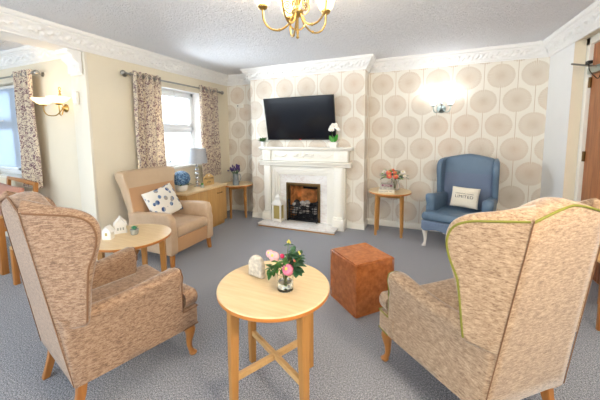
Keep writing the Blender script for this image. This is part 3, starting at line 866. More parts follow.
# ------------------------------------------------------------------ wall lights and chandelier
def light(name, loc, power, color, r=.03):
    l = bpy.data.lights.new(name, 'POINT'); l.energy = power; l.color = color; l.shadow_soft_size = r
    o = bpy.data.objects.new(name, l); COL.objects.link(o); o.location = loc; return o
t = thing('wall_light', 'silver two-arm wall light glowing white on the dandelion wallpaper', 'wall light', (.258, YB, 1.684))
b = B(); lathe(b, [(.055, 0), (.055, .01), (.042, .022), (.018, .034), (.012, .05), (.003, .055)], n=20)
bmesh.ops.transform(b, matrix=Matrix.Rotation(PI/2, 4, 'X'), verts=b.verts); obj('backplate', b, 'silver', t)
b = B(); lathe(b, [(.004, .03), (.010, .05), (.02, .09), (.014, .12), (.018, .14), (.008, .17), (.012, .19), (.002, .215)], (0, -.04, 0), 12); obj('glass_finial', b, 'chrome', t)
for s in (-1, 1):
    arm = B(); tube(arm, bez([(s*.015, -.045, -.01), (s*.05, -.07, -.045), (s*.085, -.09, -.04), (s*.10, -.10, .0), (s*.10, -.10, .03)], 6), .006, 8)
    a = obj('arm', arm, 'silver', t)
    b = B(); lathe(b, [(.008, .025), (.026, .035), (.030, .042), (.010, .044)], (s*.10, -.10, 0), 16); obj('cup', b, 'silver', a)
    b = B(); lathe(b, [(.022, .046), (.034, .06), (.042, .09), (.052, .12), (.060, .135), (.057, .135), (.048, .118), (.038, .09), (.030, .062), (.018, .05)], (s*.10, -.10, 0), 20); obj('glass_shade', b, 'opalw', a)
    light('wall_light_bulb', (.258+s*.10, YB-.12, 1.684+.16), 1.1, (.95, .98, 1.0), .04).parent = None
t = thing('wall_light', 'brass two-arm wall light with alabaster shades left of the pier', 'wall light', (-3.66, YA, 1.69))
b = B(); lathe(b, [(.045, 0), (.045, .01), (.03, .02), (.018, .03), (.008, .045)], n=20); bmesh.ops.transform(b, matrix=Matrix.Rotation(PI/2, 4, 'X'), verts=b.verts); obj('backplate', b, 'brass', t)
b = B(); tube(b, bez([(0, -.03, 0), (.0, -.05, .1), (-.01, -.05, .17)], 6), .005, 8); ball(b, (-.01, -.05, .18), .012)
tube(b, [(-.01+.018*cos(q), -.05, .21+.018*sin(q)) for q in [2*PI*i/12 for i in range(12)]], .004, 6, closed=True)
tube(b, [(-.01, -.05, .175), (-.035, -.05, .14)], .004, 6); tube(b, [(-.01, -.05, .175), (.015, -.05, .14)], .004, 6); obj('decorative_finial', b, 'brass', t)
for s in (-1, 1):
    arm = B(); tube(arm, bez([(s*.01, -.035, -.01), (s*.05, -.08, -.08), (s*.11, -.13, -.08), (s*.14, -.15, -.03), (s*.14, -.15, .02)], 6), .006, 8); a = obj('arm', arm, 'brass', t)
    b = B(); lathe(b, [(.008, .015), (.028, .022), (.034, .032), (.01, .036)], (s*.14, -.15, 0), 16); obj('cup', b, 'brass', a)
    b = B(); lathe(b, [(.03, .034), (.055, .045), (.085, .07), (.108, .10), (.104, .102), (.08, .076), (.05, .053), (.02, .045)], (s*.14, -.15, 0), 24); obj('glass_shade', b, 'bulbw', a)
    light('wall_light_bulb', (-3.66+s*.14, YA-.15, 1.69+.12), .55, (1, .74, .45), .04)

CHX, CHY = -.69, 1.70
ch = thing('chandelier', 'brass five-arm chandelier with frosted bell shades hanging from the ceiling', 'chandelier', (CHX, CHY, 0))
b = B(); lathe(b, [(.004, 1.94), (.010, 1.948), (.006, 1.96), (.009, 1.975), (.007, 2.0), (.007, 2.06), (.018, 2.07), (.034, 2.085), (.036, 2.10), (.02, 2.115), (.012, 2.13), (.02, 2.15), (.026, 2.17), (.014, 2.19), (.010, 2.22), (.010, 2.36), (.05, 2.375), (.055, 2.40)], n=18)
obj('column', b, 'brass', ch)
b = B(); tube(b, [(.045*cos(a)*cos(.4), .045*cos(a)*sin(.4), 2.035+.045*sin(a)) for a in [2*PI*i/28 for i in range(28)]], .005, 8, closed=True); obj('ring', b, 'brass', ch)
yawc = -.4101
for k in range(5):
    a = R(30-72*k) - yawc*(-1)*0 + yawc*-1*0 + R(23.5)
    d = Vector((cos(a), sin(a)))
    def Q(r, z): return (d.x*r, d.y*r, z)
    b = B(); tube(b, bez([Q(.02, 2.09), Q(.05, 2.03), Q(.11, 1.995), Q(.17, 2.01), Q(.205, 2.06), Q(.21, 2.125)], 8), .0058, 8)
    ball(b, Q(.11, 1.996), .009, seg=8, rg=6); am = obj('arm', b, 'brass', ch)
    b = B(); pts = []
    for i in range(30):
        th = i/29*3.6*PI; rr = .026*(1-i/34); pts.append(Q(.06+rr*cos(th+PI*.2)-.0, 2.135+rr*sin(th+PI*.2)))
    tube(b, pts, .0032, 6); tube(b, bez([Q(.02, 2.10), Q(.05, 2.09), Q(.082, 2.12), Q(.084, 2.15)], 6), .0035, 6); obj('scroll', b, 'brass', am)
    b = B(); lathe(b, [(.010, 2.118), (.024, 2.124), (.030, 2.134), (.028, 2.142), (.012, 2.144)], Q(.21, 0), 16); obj('cup', b, 'brass', am)
    b = B(); lathe(b, [(.026, 2.144), (.040, 2.155), (.050, 2.175), (.056, 2.20), (.066, 2.225), (.082, 2.248), (.079, 2.249), (.062, 2.226), (.052, 2.20), (.046, 2.176), (.036, 2.158), (.02, 2.15)], Q(.21, 0), 22, wob=lambda q, z: .03*sin(q*6)*(max(0, z-2.2)*20)); obj('glass_shade', b, 'opal', am)
    q = Q(.21, 2.27); light('chandelier_bulb', (CHX+q[0], CHY+q[1], 2.27), 5, (1, .89, .74), .03)

# ------------------------------------------------------------------ tables
def round_table(label, loc, rz, h, r, legs, legr, leglen_off=0, cross=None, thick=.026, apron=False, splay=1.0, legw=.036, sx=1.0):
    t = thing('side_table', label, 'table', loc, rz)
    b = B(); lathe(b, [(r-.006, h-thick), (r, h-thick+.006), (r, h-.005), (r-.005, h)], n=56)
    for v in b.verts: v.co.x *= sx
    for f in b.faces: f.material_index = 0 if f.normal.z > .9 else 1
    bmesh.ops.recalc_face_normals(b, faces=b.faces)
    for f in b.faces: f.material_index = 0 if f.calc_center_median().z > h-.004 else 1
    obj('tabletop', b, ['oaktop', 'beechlip'], t)
    tips = []
    for a in legs:
        a = R(a); top = Vector((legr*cos(a), legr*sin(a))); bot = top*splay
        w0, w1 = legw, legw*.72
        ca, sa = cos(a), sin(a)
        def sq(c, w, z): return [(c.x+(ux*ca-uy*sa)*w/2, c.y+(ux*sa+uy*ca)*w/2, z) for ux, uy in ((-1, -1), (1, -1), (1, 1), (-1, 1))]
        b = B(); rings(b, [sq(bot, w1, 0), sq(top, w0, h-thick)]); bmesh.ops.bevel(b, geom=b.edges[:], offset=.003, segments=2, affect='EDGES'); obj('leg', b, 'oakv', t)
        tips.append((top, bot))
    if cross:
        for i in (0, 1):
            p, q = tips[i], tips[i+2]; tt = 1-cross/h
            A = p[0].lerp(p[1], tt); C = q[0].lerp(q[1], tt); d = (C-A); L = d.length; ang = math.atan2(d.y, d.x); mid = (A+C)/2
            b = B(); box(b, -L/2, L/2, -.011, .011, -.015, .015, .002, mat=Matrix.Translation((mid.x, mid.y, cross+i*.004)) @ Matrix.Rotation(ang, 4, 'Z')); obj('stretcher', b, 'oak', t)
    if apron:
        b = B(); zc = h-thick-.025
        for i in range(4):
            p, q = tips[i][0], tips[(i+1) % 4][0]; d = q-p; m_ = (p+q)/2
            box(b, -d.length/2, d.length/2, -.008, .008, -.025, .025, .002, mat=Matrix.Translation((m_.x, m_.y, zc)) @ Matrix.Rotation(math.atan2(d.y, d.x), 4, 'Z'))
        obj('apron', b, 'oakv', t)
    return t
TX, TY, TZ = -.675, 1.301, .594
round_table('round pale oak side table with crossed stretchers in the centre of the carpet', (TX, TY, 0), 0, TZ, .29, (61, 151, 241, 331), .235, cross=.19, splay=1.05, legw=.046)
LX, LY, LZ = -2.175, 1.64, .55
round_table('round pale oak table behind the left armchair, holding white houses', (LX, LY, 0), 0, LZ, .31, (30, 120, 210, 300), .245, splay=1.02, legw=.045)
RX, RY, RZ = -.345, 4.10, .60
round_table('round oak side table with books and flowers against the wallpaper', (RX, RY, 0), 0, RZ, .275, (35, 145, 215, 325), .19, apron=True, splay=1.05, legw=.036)
KX, KY, KZ = -2.775, 4.10, .56
round_table('small round oak table in the corner holding the zinc jug', (KX, KY, 0), 0, KZ, .262, (80, 170, 260, 350), .168, apron=True, splay=1.03, legw=.036)

# ---- items on the centre table
t = thing('stone_heart', 'pale carved stone heart standing on the centre table', 'ornament', (TX-.122, TY+.037, TZ), R(-12))
t.scale = (1.12, 1.1, 1.08)
b = B()
hp = []
for i in range(40):
    q = 2*PI*i/40
    if sin(q) >= 0: hp.append((.046*cos(q), .060+.050*sin(q)))
    else: hp.append((.046*(1 if cos(q) > 0 else -1)*min(1, abs(cos(q))*3)*(.96+.04*(1+sin(q))), max(0, .060*(1+sin(q)*2.2))))
pad(b, hp, lambda a, c, d: (a, (d-.5)*.034, c), r=.010, K=3, rk=3)
obj('stone_body', b, 'stone', t)
vase = thing('glass_vase', 'clear glass tumbler vase of pink flowers and eucalyptus on the centre table', 'vase', (TX+.080, TY-.028, TZ))
b = B(); lathe(b, [(.036, 0), (.040, .004), (.041, .085), (.0385, .085), (.0375, .014), (.02, .010)], n=28); obj('glass', b, 'glass', vase)
b = B(); lathe(b, [(.0368, .0145), (.0370, .045)], n=28); obj('water', b, 'water', vase)
def spray(vase, heads, leaves, z0, stemmat='stem'):
    b = B()
    for (x, y, z) in heads+[l[0] for l in leaves]:
        tube(b, bez([(x*.05, y*.05, z0), (x*.25, y*.25, z0+(z-z0)*.5), (x, y, z)], 5), .0016, 5)
    obj('stems', b, stemmat, vase)
def rose(c, r, parent, mat, name='flower', cen='yellow'):
    b = B(); c = Vector(c)
    for ring_, n, tl in ((1.0, 7, .35), (.72, 6, .9), (.42, 5, 1.5)):
        for i in range(n):
            a = 2*PI*i/n+ring_*3; d = Vector((cos(a), sin(a), tl*.5)).normalized()
            rot = Vector((0, 0, 1)).rotation_difference(d).to_matrix().to_4x4()
            ball(b, c+Vector((cos(a)*r*ring_*.6, sin(a)*r*ring_*.6, r*.25*tl)), r*.55, seg=8, rg=6, sc=(1, 1, .35), rot=rot)
    ball(b, c+Vector((0, 0, r*.7)), r*.25, seg=8, rg=6, mi=1)
    # lean the head towards the viewer side
    bmesh.ops.transform(b, matrix=Matrix.Translation(c) @ Matrix.Rotation(R(55), 4, 'X') @ Matrix.Translation(-c), verts=b.verts)
    return obj(name, b, [mat, cen], parent)
rose((.024, -.02, .115), .034, vase, 'pink'); rose((-.066, .01, .155), .032, vase, 'blush'); rose((-.085, .0, .172), .024, vase, 'blush')
rose((-.02, .01, .165), .014, vase, 'magenta', cen='magenta'); rose((.045, .02, .15), .010, vase, 'coral', cen='coral')
hv = [(.02, -.02, .11), (-.06, .01, .15), (-.02, .01, .16), (.045, .02, .15)]
b = B(); lv = []
for (x, y, z, n, L) in ((.035, .02, .20, 12, .04), (.07, .01, .17, 14, .045), (.05, .03, .14, 12, .04), (.095, .0, .19, 9, .036), (.02, .03, .15, 10, .04)):
    lv.append(((x, y, z),))
    for i in range(n):
        a = random.uniform(0, 2*PI); zz = z-random.uniform(0, .07); leafq(b, (x*.8, y, zz), (cos(a), sin(a)*.7, random.uniform(-.2, .7)), L, L*.75, droop=.2)
for i in range(3): leafq(b, (.022, 0, .235), (cos(i*2.1), sin(i*2.1), .2), .03, .012)
obj('eucalyptus_leaves', b, 'leafdark', vase)
b = B()
for i in range(52):
    a = random.uniform(0, 2*PI); x, z = random.choice(((-.05, .11), (-.03, .13), (0, .13), (-.075, .09), (.0, .15)))
    leafq(b, (x, random.uniform(-.02, .02), z+random.uniform(-.02, .02)), (cos(a), sin(a), random.uniform(-.9, .6)), .035, .022)
lv += [((-.05, 0, .12),), ((0, 0, .14),), ((.022, 0, .25),)]
obj('green_leaves', b, 'leaf', vase)
for p in ((.022, 0, .255), (.026, .004, .245), (.016, 0, .247), (.075, 0, .205), (.08, .0, .197), (-.03, -.02, .13), (-.04, -.01, .135)):
    b = B(); ball(b, p, .0055, seg=8, rg=6); obj('yellow_bud', b, 'yellow', vase)
spray(vase, hv, lv, .02)

# ---- items on the left table: two white houses and a succulent
def house(label, x, y, rz, w, d, h, rh, window_, step):
    t = thing('house_ornament', label, 'ornament', (x, y, LZ), rz)
    b = B(); prism(b, [(-w/2, .0), (w/2, 0), (w/2, h), (0, h+rh), (-w/2, h)], 'y', -d/2, d/2, .0015)
    obj('house_body', b, 'ceramic', t)
    b = B(); ov = .006
    for s in (-1, 1):
        ux, uz = w/2+ov*1.5, h-ov*1.5*rh/(w/2)
        prism(b, [(s*ux, uz), (0, h+rh), (0, h+rh+.008), (s*ux, uz+.008)], 'y', -d/2-ov, d/2+ov, .001)
        for k in range(4):
            tt = (k+.5)/4; xx, zz = s*ux*(1-tt), uz+(h+rh-uz)*tt+.0085
            box(b, xx-.001, xx+.001, -d/2-ov, d/2+ov, zz-.001, zz+.0015)
    obj('roof', b, 'ceramic', t)
    b = B()
    if window_:
        for (qx, qz, ww, hh) in ((0, h*.72, .009, .012),): box(b, qx-ww, qx+ww, -d/2-.0012, -d/2+.002, qz-hh, qz+hh)
    else:
        for qx in (-.02, 0.0, .02): box(b, qx-.006, qx+.006, -d/2-.0012, -d/2+.002, h*.35, h*.65)
    obj('window_opening', b, 'gold' if window_ else 'greypot', t, smooth=0)
    if not window_:
        b = B(); box(b, -w*.12, -w*.0, -.012, .012, h+rh*.6, h+rh+.016, .001); obj('chimney', b, 'ceramic', t)
        b = B(); box(b, -w/2-.006, w/2+.006, -d/2-.008, d/2+.006, 0, .006, .001); obj('plinth', b, 'ceramic', t)
    return t
house('small white house ornament with a window, front of the two on the left table', -2.262, 1.505, R(22), .072, .05, .062, .042, True, 0)
house('larger white house ornament with chimney, rear of the two on the left table', -2.335, 1.665, R(55), .085, .095, .075, .048, False, 0)
def succulent(label, x, y, z, r, potmat='greypot', leafm='mint', hh=.045):
    t = thing('potted_succulent', label, 'plant', (x, y, z))
    b = B(); lathe(b, [(r*.75, 0), (r*.82, .003), (r, hh), (r*.92, hh), (r*.88, hh-.006)], n=24); obj('pot', b, potmat, t)
    b = B()
    for ring_, n in ((.85, 9), (.55, 7), (.25, 4)):
        for i in range(n):
            a = 2*PI*i/n+ring_*4; leafq(b, (0, 0, hh-.004), (cos(a)*ring_, sin(a)*ring_, 1.15-ring_*.7), r*1.0, r*.5, droop=-.1)
    obj('succulent_leaves', b, leafm, t); return t
succulent('mint green succulent in a grey pot on the left table beside the white houses', -2.165, 1.665, LZ, .034)

# ---- items on right side table
t = thing('book', 'white book lying flat on the right side table', 'book', (-.375, 3.985, RZ), R(5))
b = B(); box(b, -.098, .098, -.068, .068, .0, .004, .001); box(b, -.098, .098, -.068, .068, .036, .040, .001); box(b, -.098, .098, -.069, -.065, 0, .04, .001); obj('cover', b, 'bookcover', t)
b = B(); box(b, -.095, .095, -.066, .065, .004, .036); obj('pages', b, 'paperwhite', t, smooth=0)
for s, x in (('COUNTRY HOMES', -.045), ('STYLE', .05)):
    b = text_bm(s, .014); bmesh.ops.transform(b, matrix=Matrix.Translation((x, -.0695, .02)) @ Matrix.Rotation(PI/2, 4, 'X'), verts=b.verts); obj('spine_lettering', b, 'ink', t, smooth=0)
t = thing('book', 'thick patterned grey book with plum title band lying on the white book', 'book', (-.37, 4.0, RZ+.040), R(2))
b = B(); box(b, -.082, .082, -.062, .06, .0, .070, .003); obj('cover', b, 'bookgrey', t)
b = B(); box(b, -.066, .066, -.064, -.058, .040, .066, .001); obj('title_band', b, 'bookplum', t)
b = text_bm('FLORA', .026); bmesh.ops.transform(b, matrix=Matrix.Translation((0, -.0648, .052)) @ Matrix.Rotation(PI/2, 4, 'X'), verts=b.verts); obj('spine_lettering', b, 'paperwhite', t, smooth=0)
v = thing('flower_vase', 'glass vase of coral roses and dark leaves behind the books', 'vase', (-.285, 4.17, RZ))
v.scale = (1.25, 1.1, 1.12)
b = B(); lathe(b, [(.035, 0), (.045, .01), (.05, .06), (.036, .11), (.044, .135), (.040, .135), (.032, .11), (.045, .06), (.04, .014), (.02, .01)], n=24); obj('glass', b, 'glass', v)
b = B(); hs = []
for i in range(46):
    a = random.uniform(0, 2*PI); rr = random.uniform(.02, .11); z = .16+random.uniform(-.02, .10)*(1-rr*3)
    leafq(b, (rr*cos(a)-.02, rr*sin(a)*.5, z), (cos(a), sin(a)*.6, random.uniform(-.3, .7)), .06, .032)
obj('leaves', b, 'leafdark', v)
b = B()
for i in range(20):
    a = random.uniform(0, 2*PI); rr = random.uniform(.03, .13)
    leafq(b, (rr*cos(a)-.02, rr*sin(a)*.5-.02, .15+random.uniform(-.02, .1)), (cos(a), -.5, random.uniform(-.2, .7)), .045, .028)
obj('lime_leaves', b, 'leaflime', v)
for p, m, r_ in (((-.06, -.07, .215), 'coral', .036), ((-.055, -.08, .175), 'coral', .034), ((.01, -.08, .175), 'coral', .036), ((.0, -.07, .22), 'coral', .026), ((.08, -.04, .22), 'whitepetal', .032), ((-.11, -.03, .215), 'whitepetal', .028), ((.10, -.05, .18), 'whitepetal', .022), ((-.02, -.05, .25), 'coral', .02)):
    rose(p, r_, v, m); hs.append(p)
spray(v, hs, [], .02)

# ---- corner jug with lavender
t = thing('zinc_jug', 'grey zinc jug of lavender on the corner table', 'jug', (-2.73, 3.985, KZ))
b = B(); lathe(b, [(.048, 0), (.052, .004), (.044, .17), (.047, .185), (.043, .185), (.040, .17), (.046, .01), (.02, .006)], n=24); obj('jug_body', b, 'zinc', t)
b = B(); tube(b, bez([(.047, 0, .16), (.085, 0, .175), (.10, 0, .12), (.075, 0, .06), (.05, 0, .04)], 6), .005, 8); obj('handle', b, 'zinc', t)
b = B()
for i in range(30):
    a = random.uniform(0, 2*PI); rr = random.uniform(.01, .095); z = .29-rr*.5+random.uniform(-.03, .04)
    p = Vector((rr*cos(a), rr*sin(a), z)); tube(b, [(rr*.25*cos(a), rr*.25*sin(a), .12), tuple(p)], .0015, 4)
    d = (p-Vector((rr*.3*cos(a), rr*.3*sin(a), .12))).normalized(); rot = Vector((0, 0, 1)).rotation_difference(d).to_matrix().to_4x4()
    b2 = B(); ball(b2, p, .011, seg=7, rg=6, sc=(1, 1, 2.6), jit=.0012, rot=rot); obj('lavender_head', b2, 'purple', t)
for i in range(10):
    a = 2*PI*i/10; leafq(b, (0, 0, .18), (cos(a), sin(a), .7), .10, .014)
tube(b, [(0, 0, .18), (-.09, 0, .22), (-.14, 0, .225)], .002, 4); b2 = B(); ball(b2, (-.14, 0, .225), .01, sc=(2.2, 1, 1), seg=7, rg=6)
obj('stems', b, 'leafdark', t); obj('lavender_head', b2, 'purple', t)

# ------------------------------------------------------------------ sideboard and its objects
SX, S0, S1, SH = -2.738, 2.87, 3.744, .622
t = thing('sideboard', 'light oak two-door sideboard under the fireside window', 'sideboard', (0, 0, 0))
b = B(); box(b, -3.13, SX-.022, S0+.01, S1-.01, .06, SH-.028, .002); obj('cabinet_body', b, 'oakside', t)
b = B(); box(b, -3.13, SX+.012, S0-.008, S1+.008, SH-.028, SH, .003); obj('top', b, 'oaktop', t)
b = B(); box(b, -3.10, SX-.045, S0+.02, S1-.02, 0, .06); obj('plinth', b, 'oakside', t)
ym_ = 3.295
for (a, c, hy) in ((S0+.012, ym_-.002, ym_-.14), (ym_+.002, S1-.012, 3.56)):
    b = B(); box(b, SX-.02, SX, a, c, .068, SH-.034, .003); dr = obj('door', b, 'oakside', t)
    if hy < 3.4: continue
    b = B(); tube(b, bez([(SX, hy-.055, .512), (SX+.022, hy-.045, .512), (SX+.026, hy, .512), (SX+.022, hy+.045, .512), (SX, hy+.055, .512)], 5), .006, 8); obj('handle', b, 'antique', dr)
# lamp
t = thing('table_lamp', 'table lamp with grey drum shade on the sideboard', 'lamp', (-2.99, 3.375, SH))
b = B(); lathe(b, [(.055, 0), (.055, .010), (.02, .016), (.012, .03)], n=24)
obj('base', b, 'chrome', t)
b = B()
for k, (z, r_) in enumerate(((.06, .030), (.12, .034), (.18, .034), (.24, .030), (.295, .022))): ball(b, (0, 0, z), r_, seg=14, rg=10, sc=(1, 1, .9))
obj('glass_stem', b, 'chrome', t)
b = B(); tube(b, [(0, 0, .30), (0, 0, .46)], .005, 8); obj('rod', b, 'chrome', t)
b = B(); lathe(b, [(.158, .345), (.135, .555), (.132, .555), (.155, .345)], n=40, cap=False)
b.verts.ensure_lookup_table()
n_ = 40
for i in range(n_): b.faces.new((b.verts[i], b.verts[(i+1) % n_], b.verts[3*n_+(i+1) % n_], b.verts[3*n_+i]))
obj('lamp_shade', b, 'shadegrey', t)
# hydrangea
t = thing('hydrangea_bowl', 'blue hydrangea ball in a cream bowl on the near end of the sideboard', 'flowers', (-2.92, 2.99, SH))
t.scale = (1.12, 1.12, 1.15)
b = B(); lathe(b, [(.045, 0), (.062, .012), (.072, .045), (.068, .075), (.062, .075), (.064, .045), (.05, .02)], n=28); obj('bowl', b, 'ceramic', t)
b = B(); ball(b, (0, 0, .15), .085, seg=18, rg=12); N = 190
for i in range(N):
    z = 1-1.75*(i+.5)/N; a = i*2.39996; rr = math.sqrt(max(0, 1-z*z)); p = Vector((rr*cos(a), rr*sin(a), z*.85))
    c = Vector((0, 0, .15))+p*.098; rot = Vector((0, 0, 1)).rotation_difference(p.normalized()).to_matrix().to_4x4()
    for k in range(4):
        q = rot @ Vector((cos(k*PI/2+i)*.009, sin(k*PI/2+i)*.009, random.uniform(0, .004))); ball(b, c+q, .009, seg=5, rg=4, sc=(1, 1, .4), rot=rot, mi=random.choice((0, 0, 1, 2)))
obj('flower_head', b, ['bluepetal', 'bluelight', 'bluedeep'], t)
b = B()
for i in range(7): a = i*.9; leafq(b, (.06*cos(a), .06*sin(a), .085), (cos(a), sin(a), .1), .06, .035)
obj('leaves', b, 'leaf', t)
succulent('tiny green succulent in a grey pot on the sideboard in front of the lamp', -2.845, 3.31, SH, .03, hh=.04, leafm='leafbright')
t = thing('wooden_sign', 'small wooden house-shaped sign on the sideboard beside the lamp', 'sign', (-2.90, 3.52, SH), R(78))
b = B(); prism(b, [(-.095, 0), (.095, 0), (.095, .12), (.03, .17), (-.03, .17), (-.095, .12)], 'y', -.009, .009, .002); obj('board', b, 'ply', t)
b = text_bm('WELCOME', .036); bmesh.ops.transform(b, matrix=Matrix.Translation((0, -.0097, .10)) @ Matrix.Rotation(PI/2, 4, 'X'), verts=b.verts); obj('lettering', b, 'ink', t, smooth=0)
b = text_bm('HOME', .026); bmesh.ops.transform(b, matrix=Matrix.Translation((0, -.0097, .045)) @ Matrix.Rotation(PI/2, 4, 'X'), verts=b.verts); obj('lettering', b, 'ink', t, smooth=0)
b = B(); tube(b, [(0, -.0105, .145), (0, -.0125, .145)], .012, 14); obj('hanging_hole', b, 'whitepetal', t)
# sill ornament
t = thing('glass_ornament', 'small clear glass bird ornament on the sill of the fireside window', 'ornament', (XL-.045, 3.13, WZ0+.002))
b = B(); lathe(b, [(.02, 0), (.02, .005), (.004, .01), (.004, .05)], n=14); obj('stand', b, 'glass', t)
b = B(); ball(b, (0, 0, .07), .024, sc=(.7, 1.4, .9)); ball(b, (0, .03, .09), .012); leafq(b, (0, -.02, .075), (0, -1, .5), .05, .02); obj('bird', b, 'glass', t)

# ------------------------------------------------------------------ upholstered chairs
def cabriole(bm, x, y, top, s, fwd=1, hgt=None, w=.036):
    """carved curved front leg from (x,y,top) to floor, knee pushed outwards"""
    o = s*.7
    pth = [(x-o*.0, y-.012, top, w), (x+o*.006, y+.002, top*.80, w*.95), (x+o*.004, y+.004, top*.62, w*.72), (x-o*.0, y-.002, top*.42, w*.5), (x+o*.002, y+.0, top*.22, w*.40), (x+o*.008, y+.010, top*.10, w*.48), (x+o*.012, y+.016, top*.045, w*.68), (x+o*.012, y+.016, 0.0, w*.55)]
    pts = bez([p[:3] for p in pth], 4); rad = []
    for k in range(len(pth)-1):
        for i in range(4): rad.append(pth[k][3]+(pth[k+1][3]-pth[k][3])*i/4)
    rad.append(pth[-1][3])
    rs = []
    for p, r in zip(pts, rad):
        rs.append([(p.x+r*cos(2*PI*i/12), p.y+r*sin(2*PI*i/12), max(0, p.z)) for i in range(12)])
    rings(bm, rs)
def rear_leg(bm, x, y, top, s, w=.03, back=.05):
    rs = []
    for z, q, ww in ((top, 0, w), (top*.6, .25, w*.9), (top*.3, .6, w*.82), (0, 1, w*.78)):
        cx_, cy_ = x+s*.01*q, y-back*q
        rs.append([(cx_+ww*a, cy_+ww*c, z) for a, c in ((-.7, -.7), (.7, -.7), (.7, .7), (-.7, .7))])
    rings(bm, rs); bmesh.ops.bevel(bm, geom=bm.edges[:], offset=.003, segments=2, affect='EDGES')

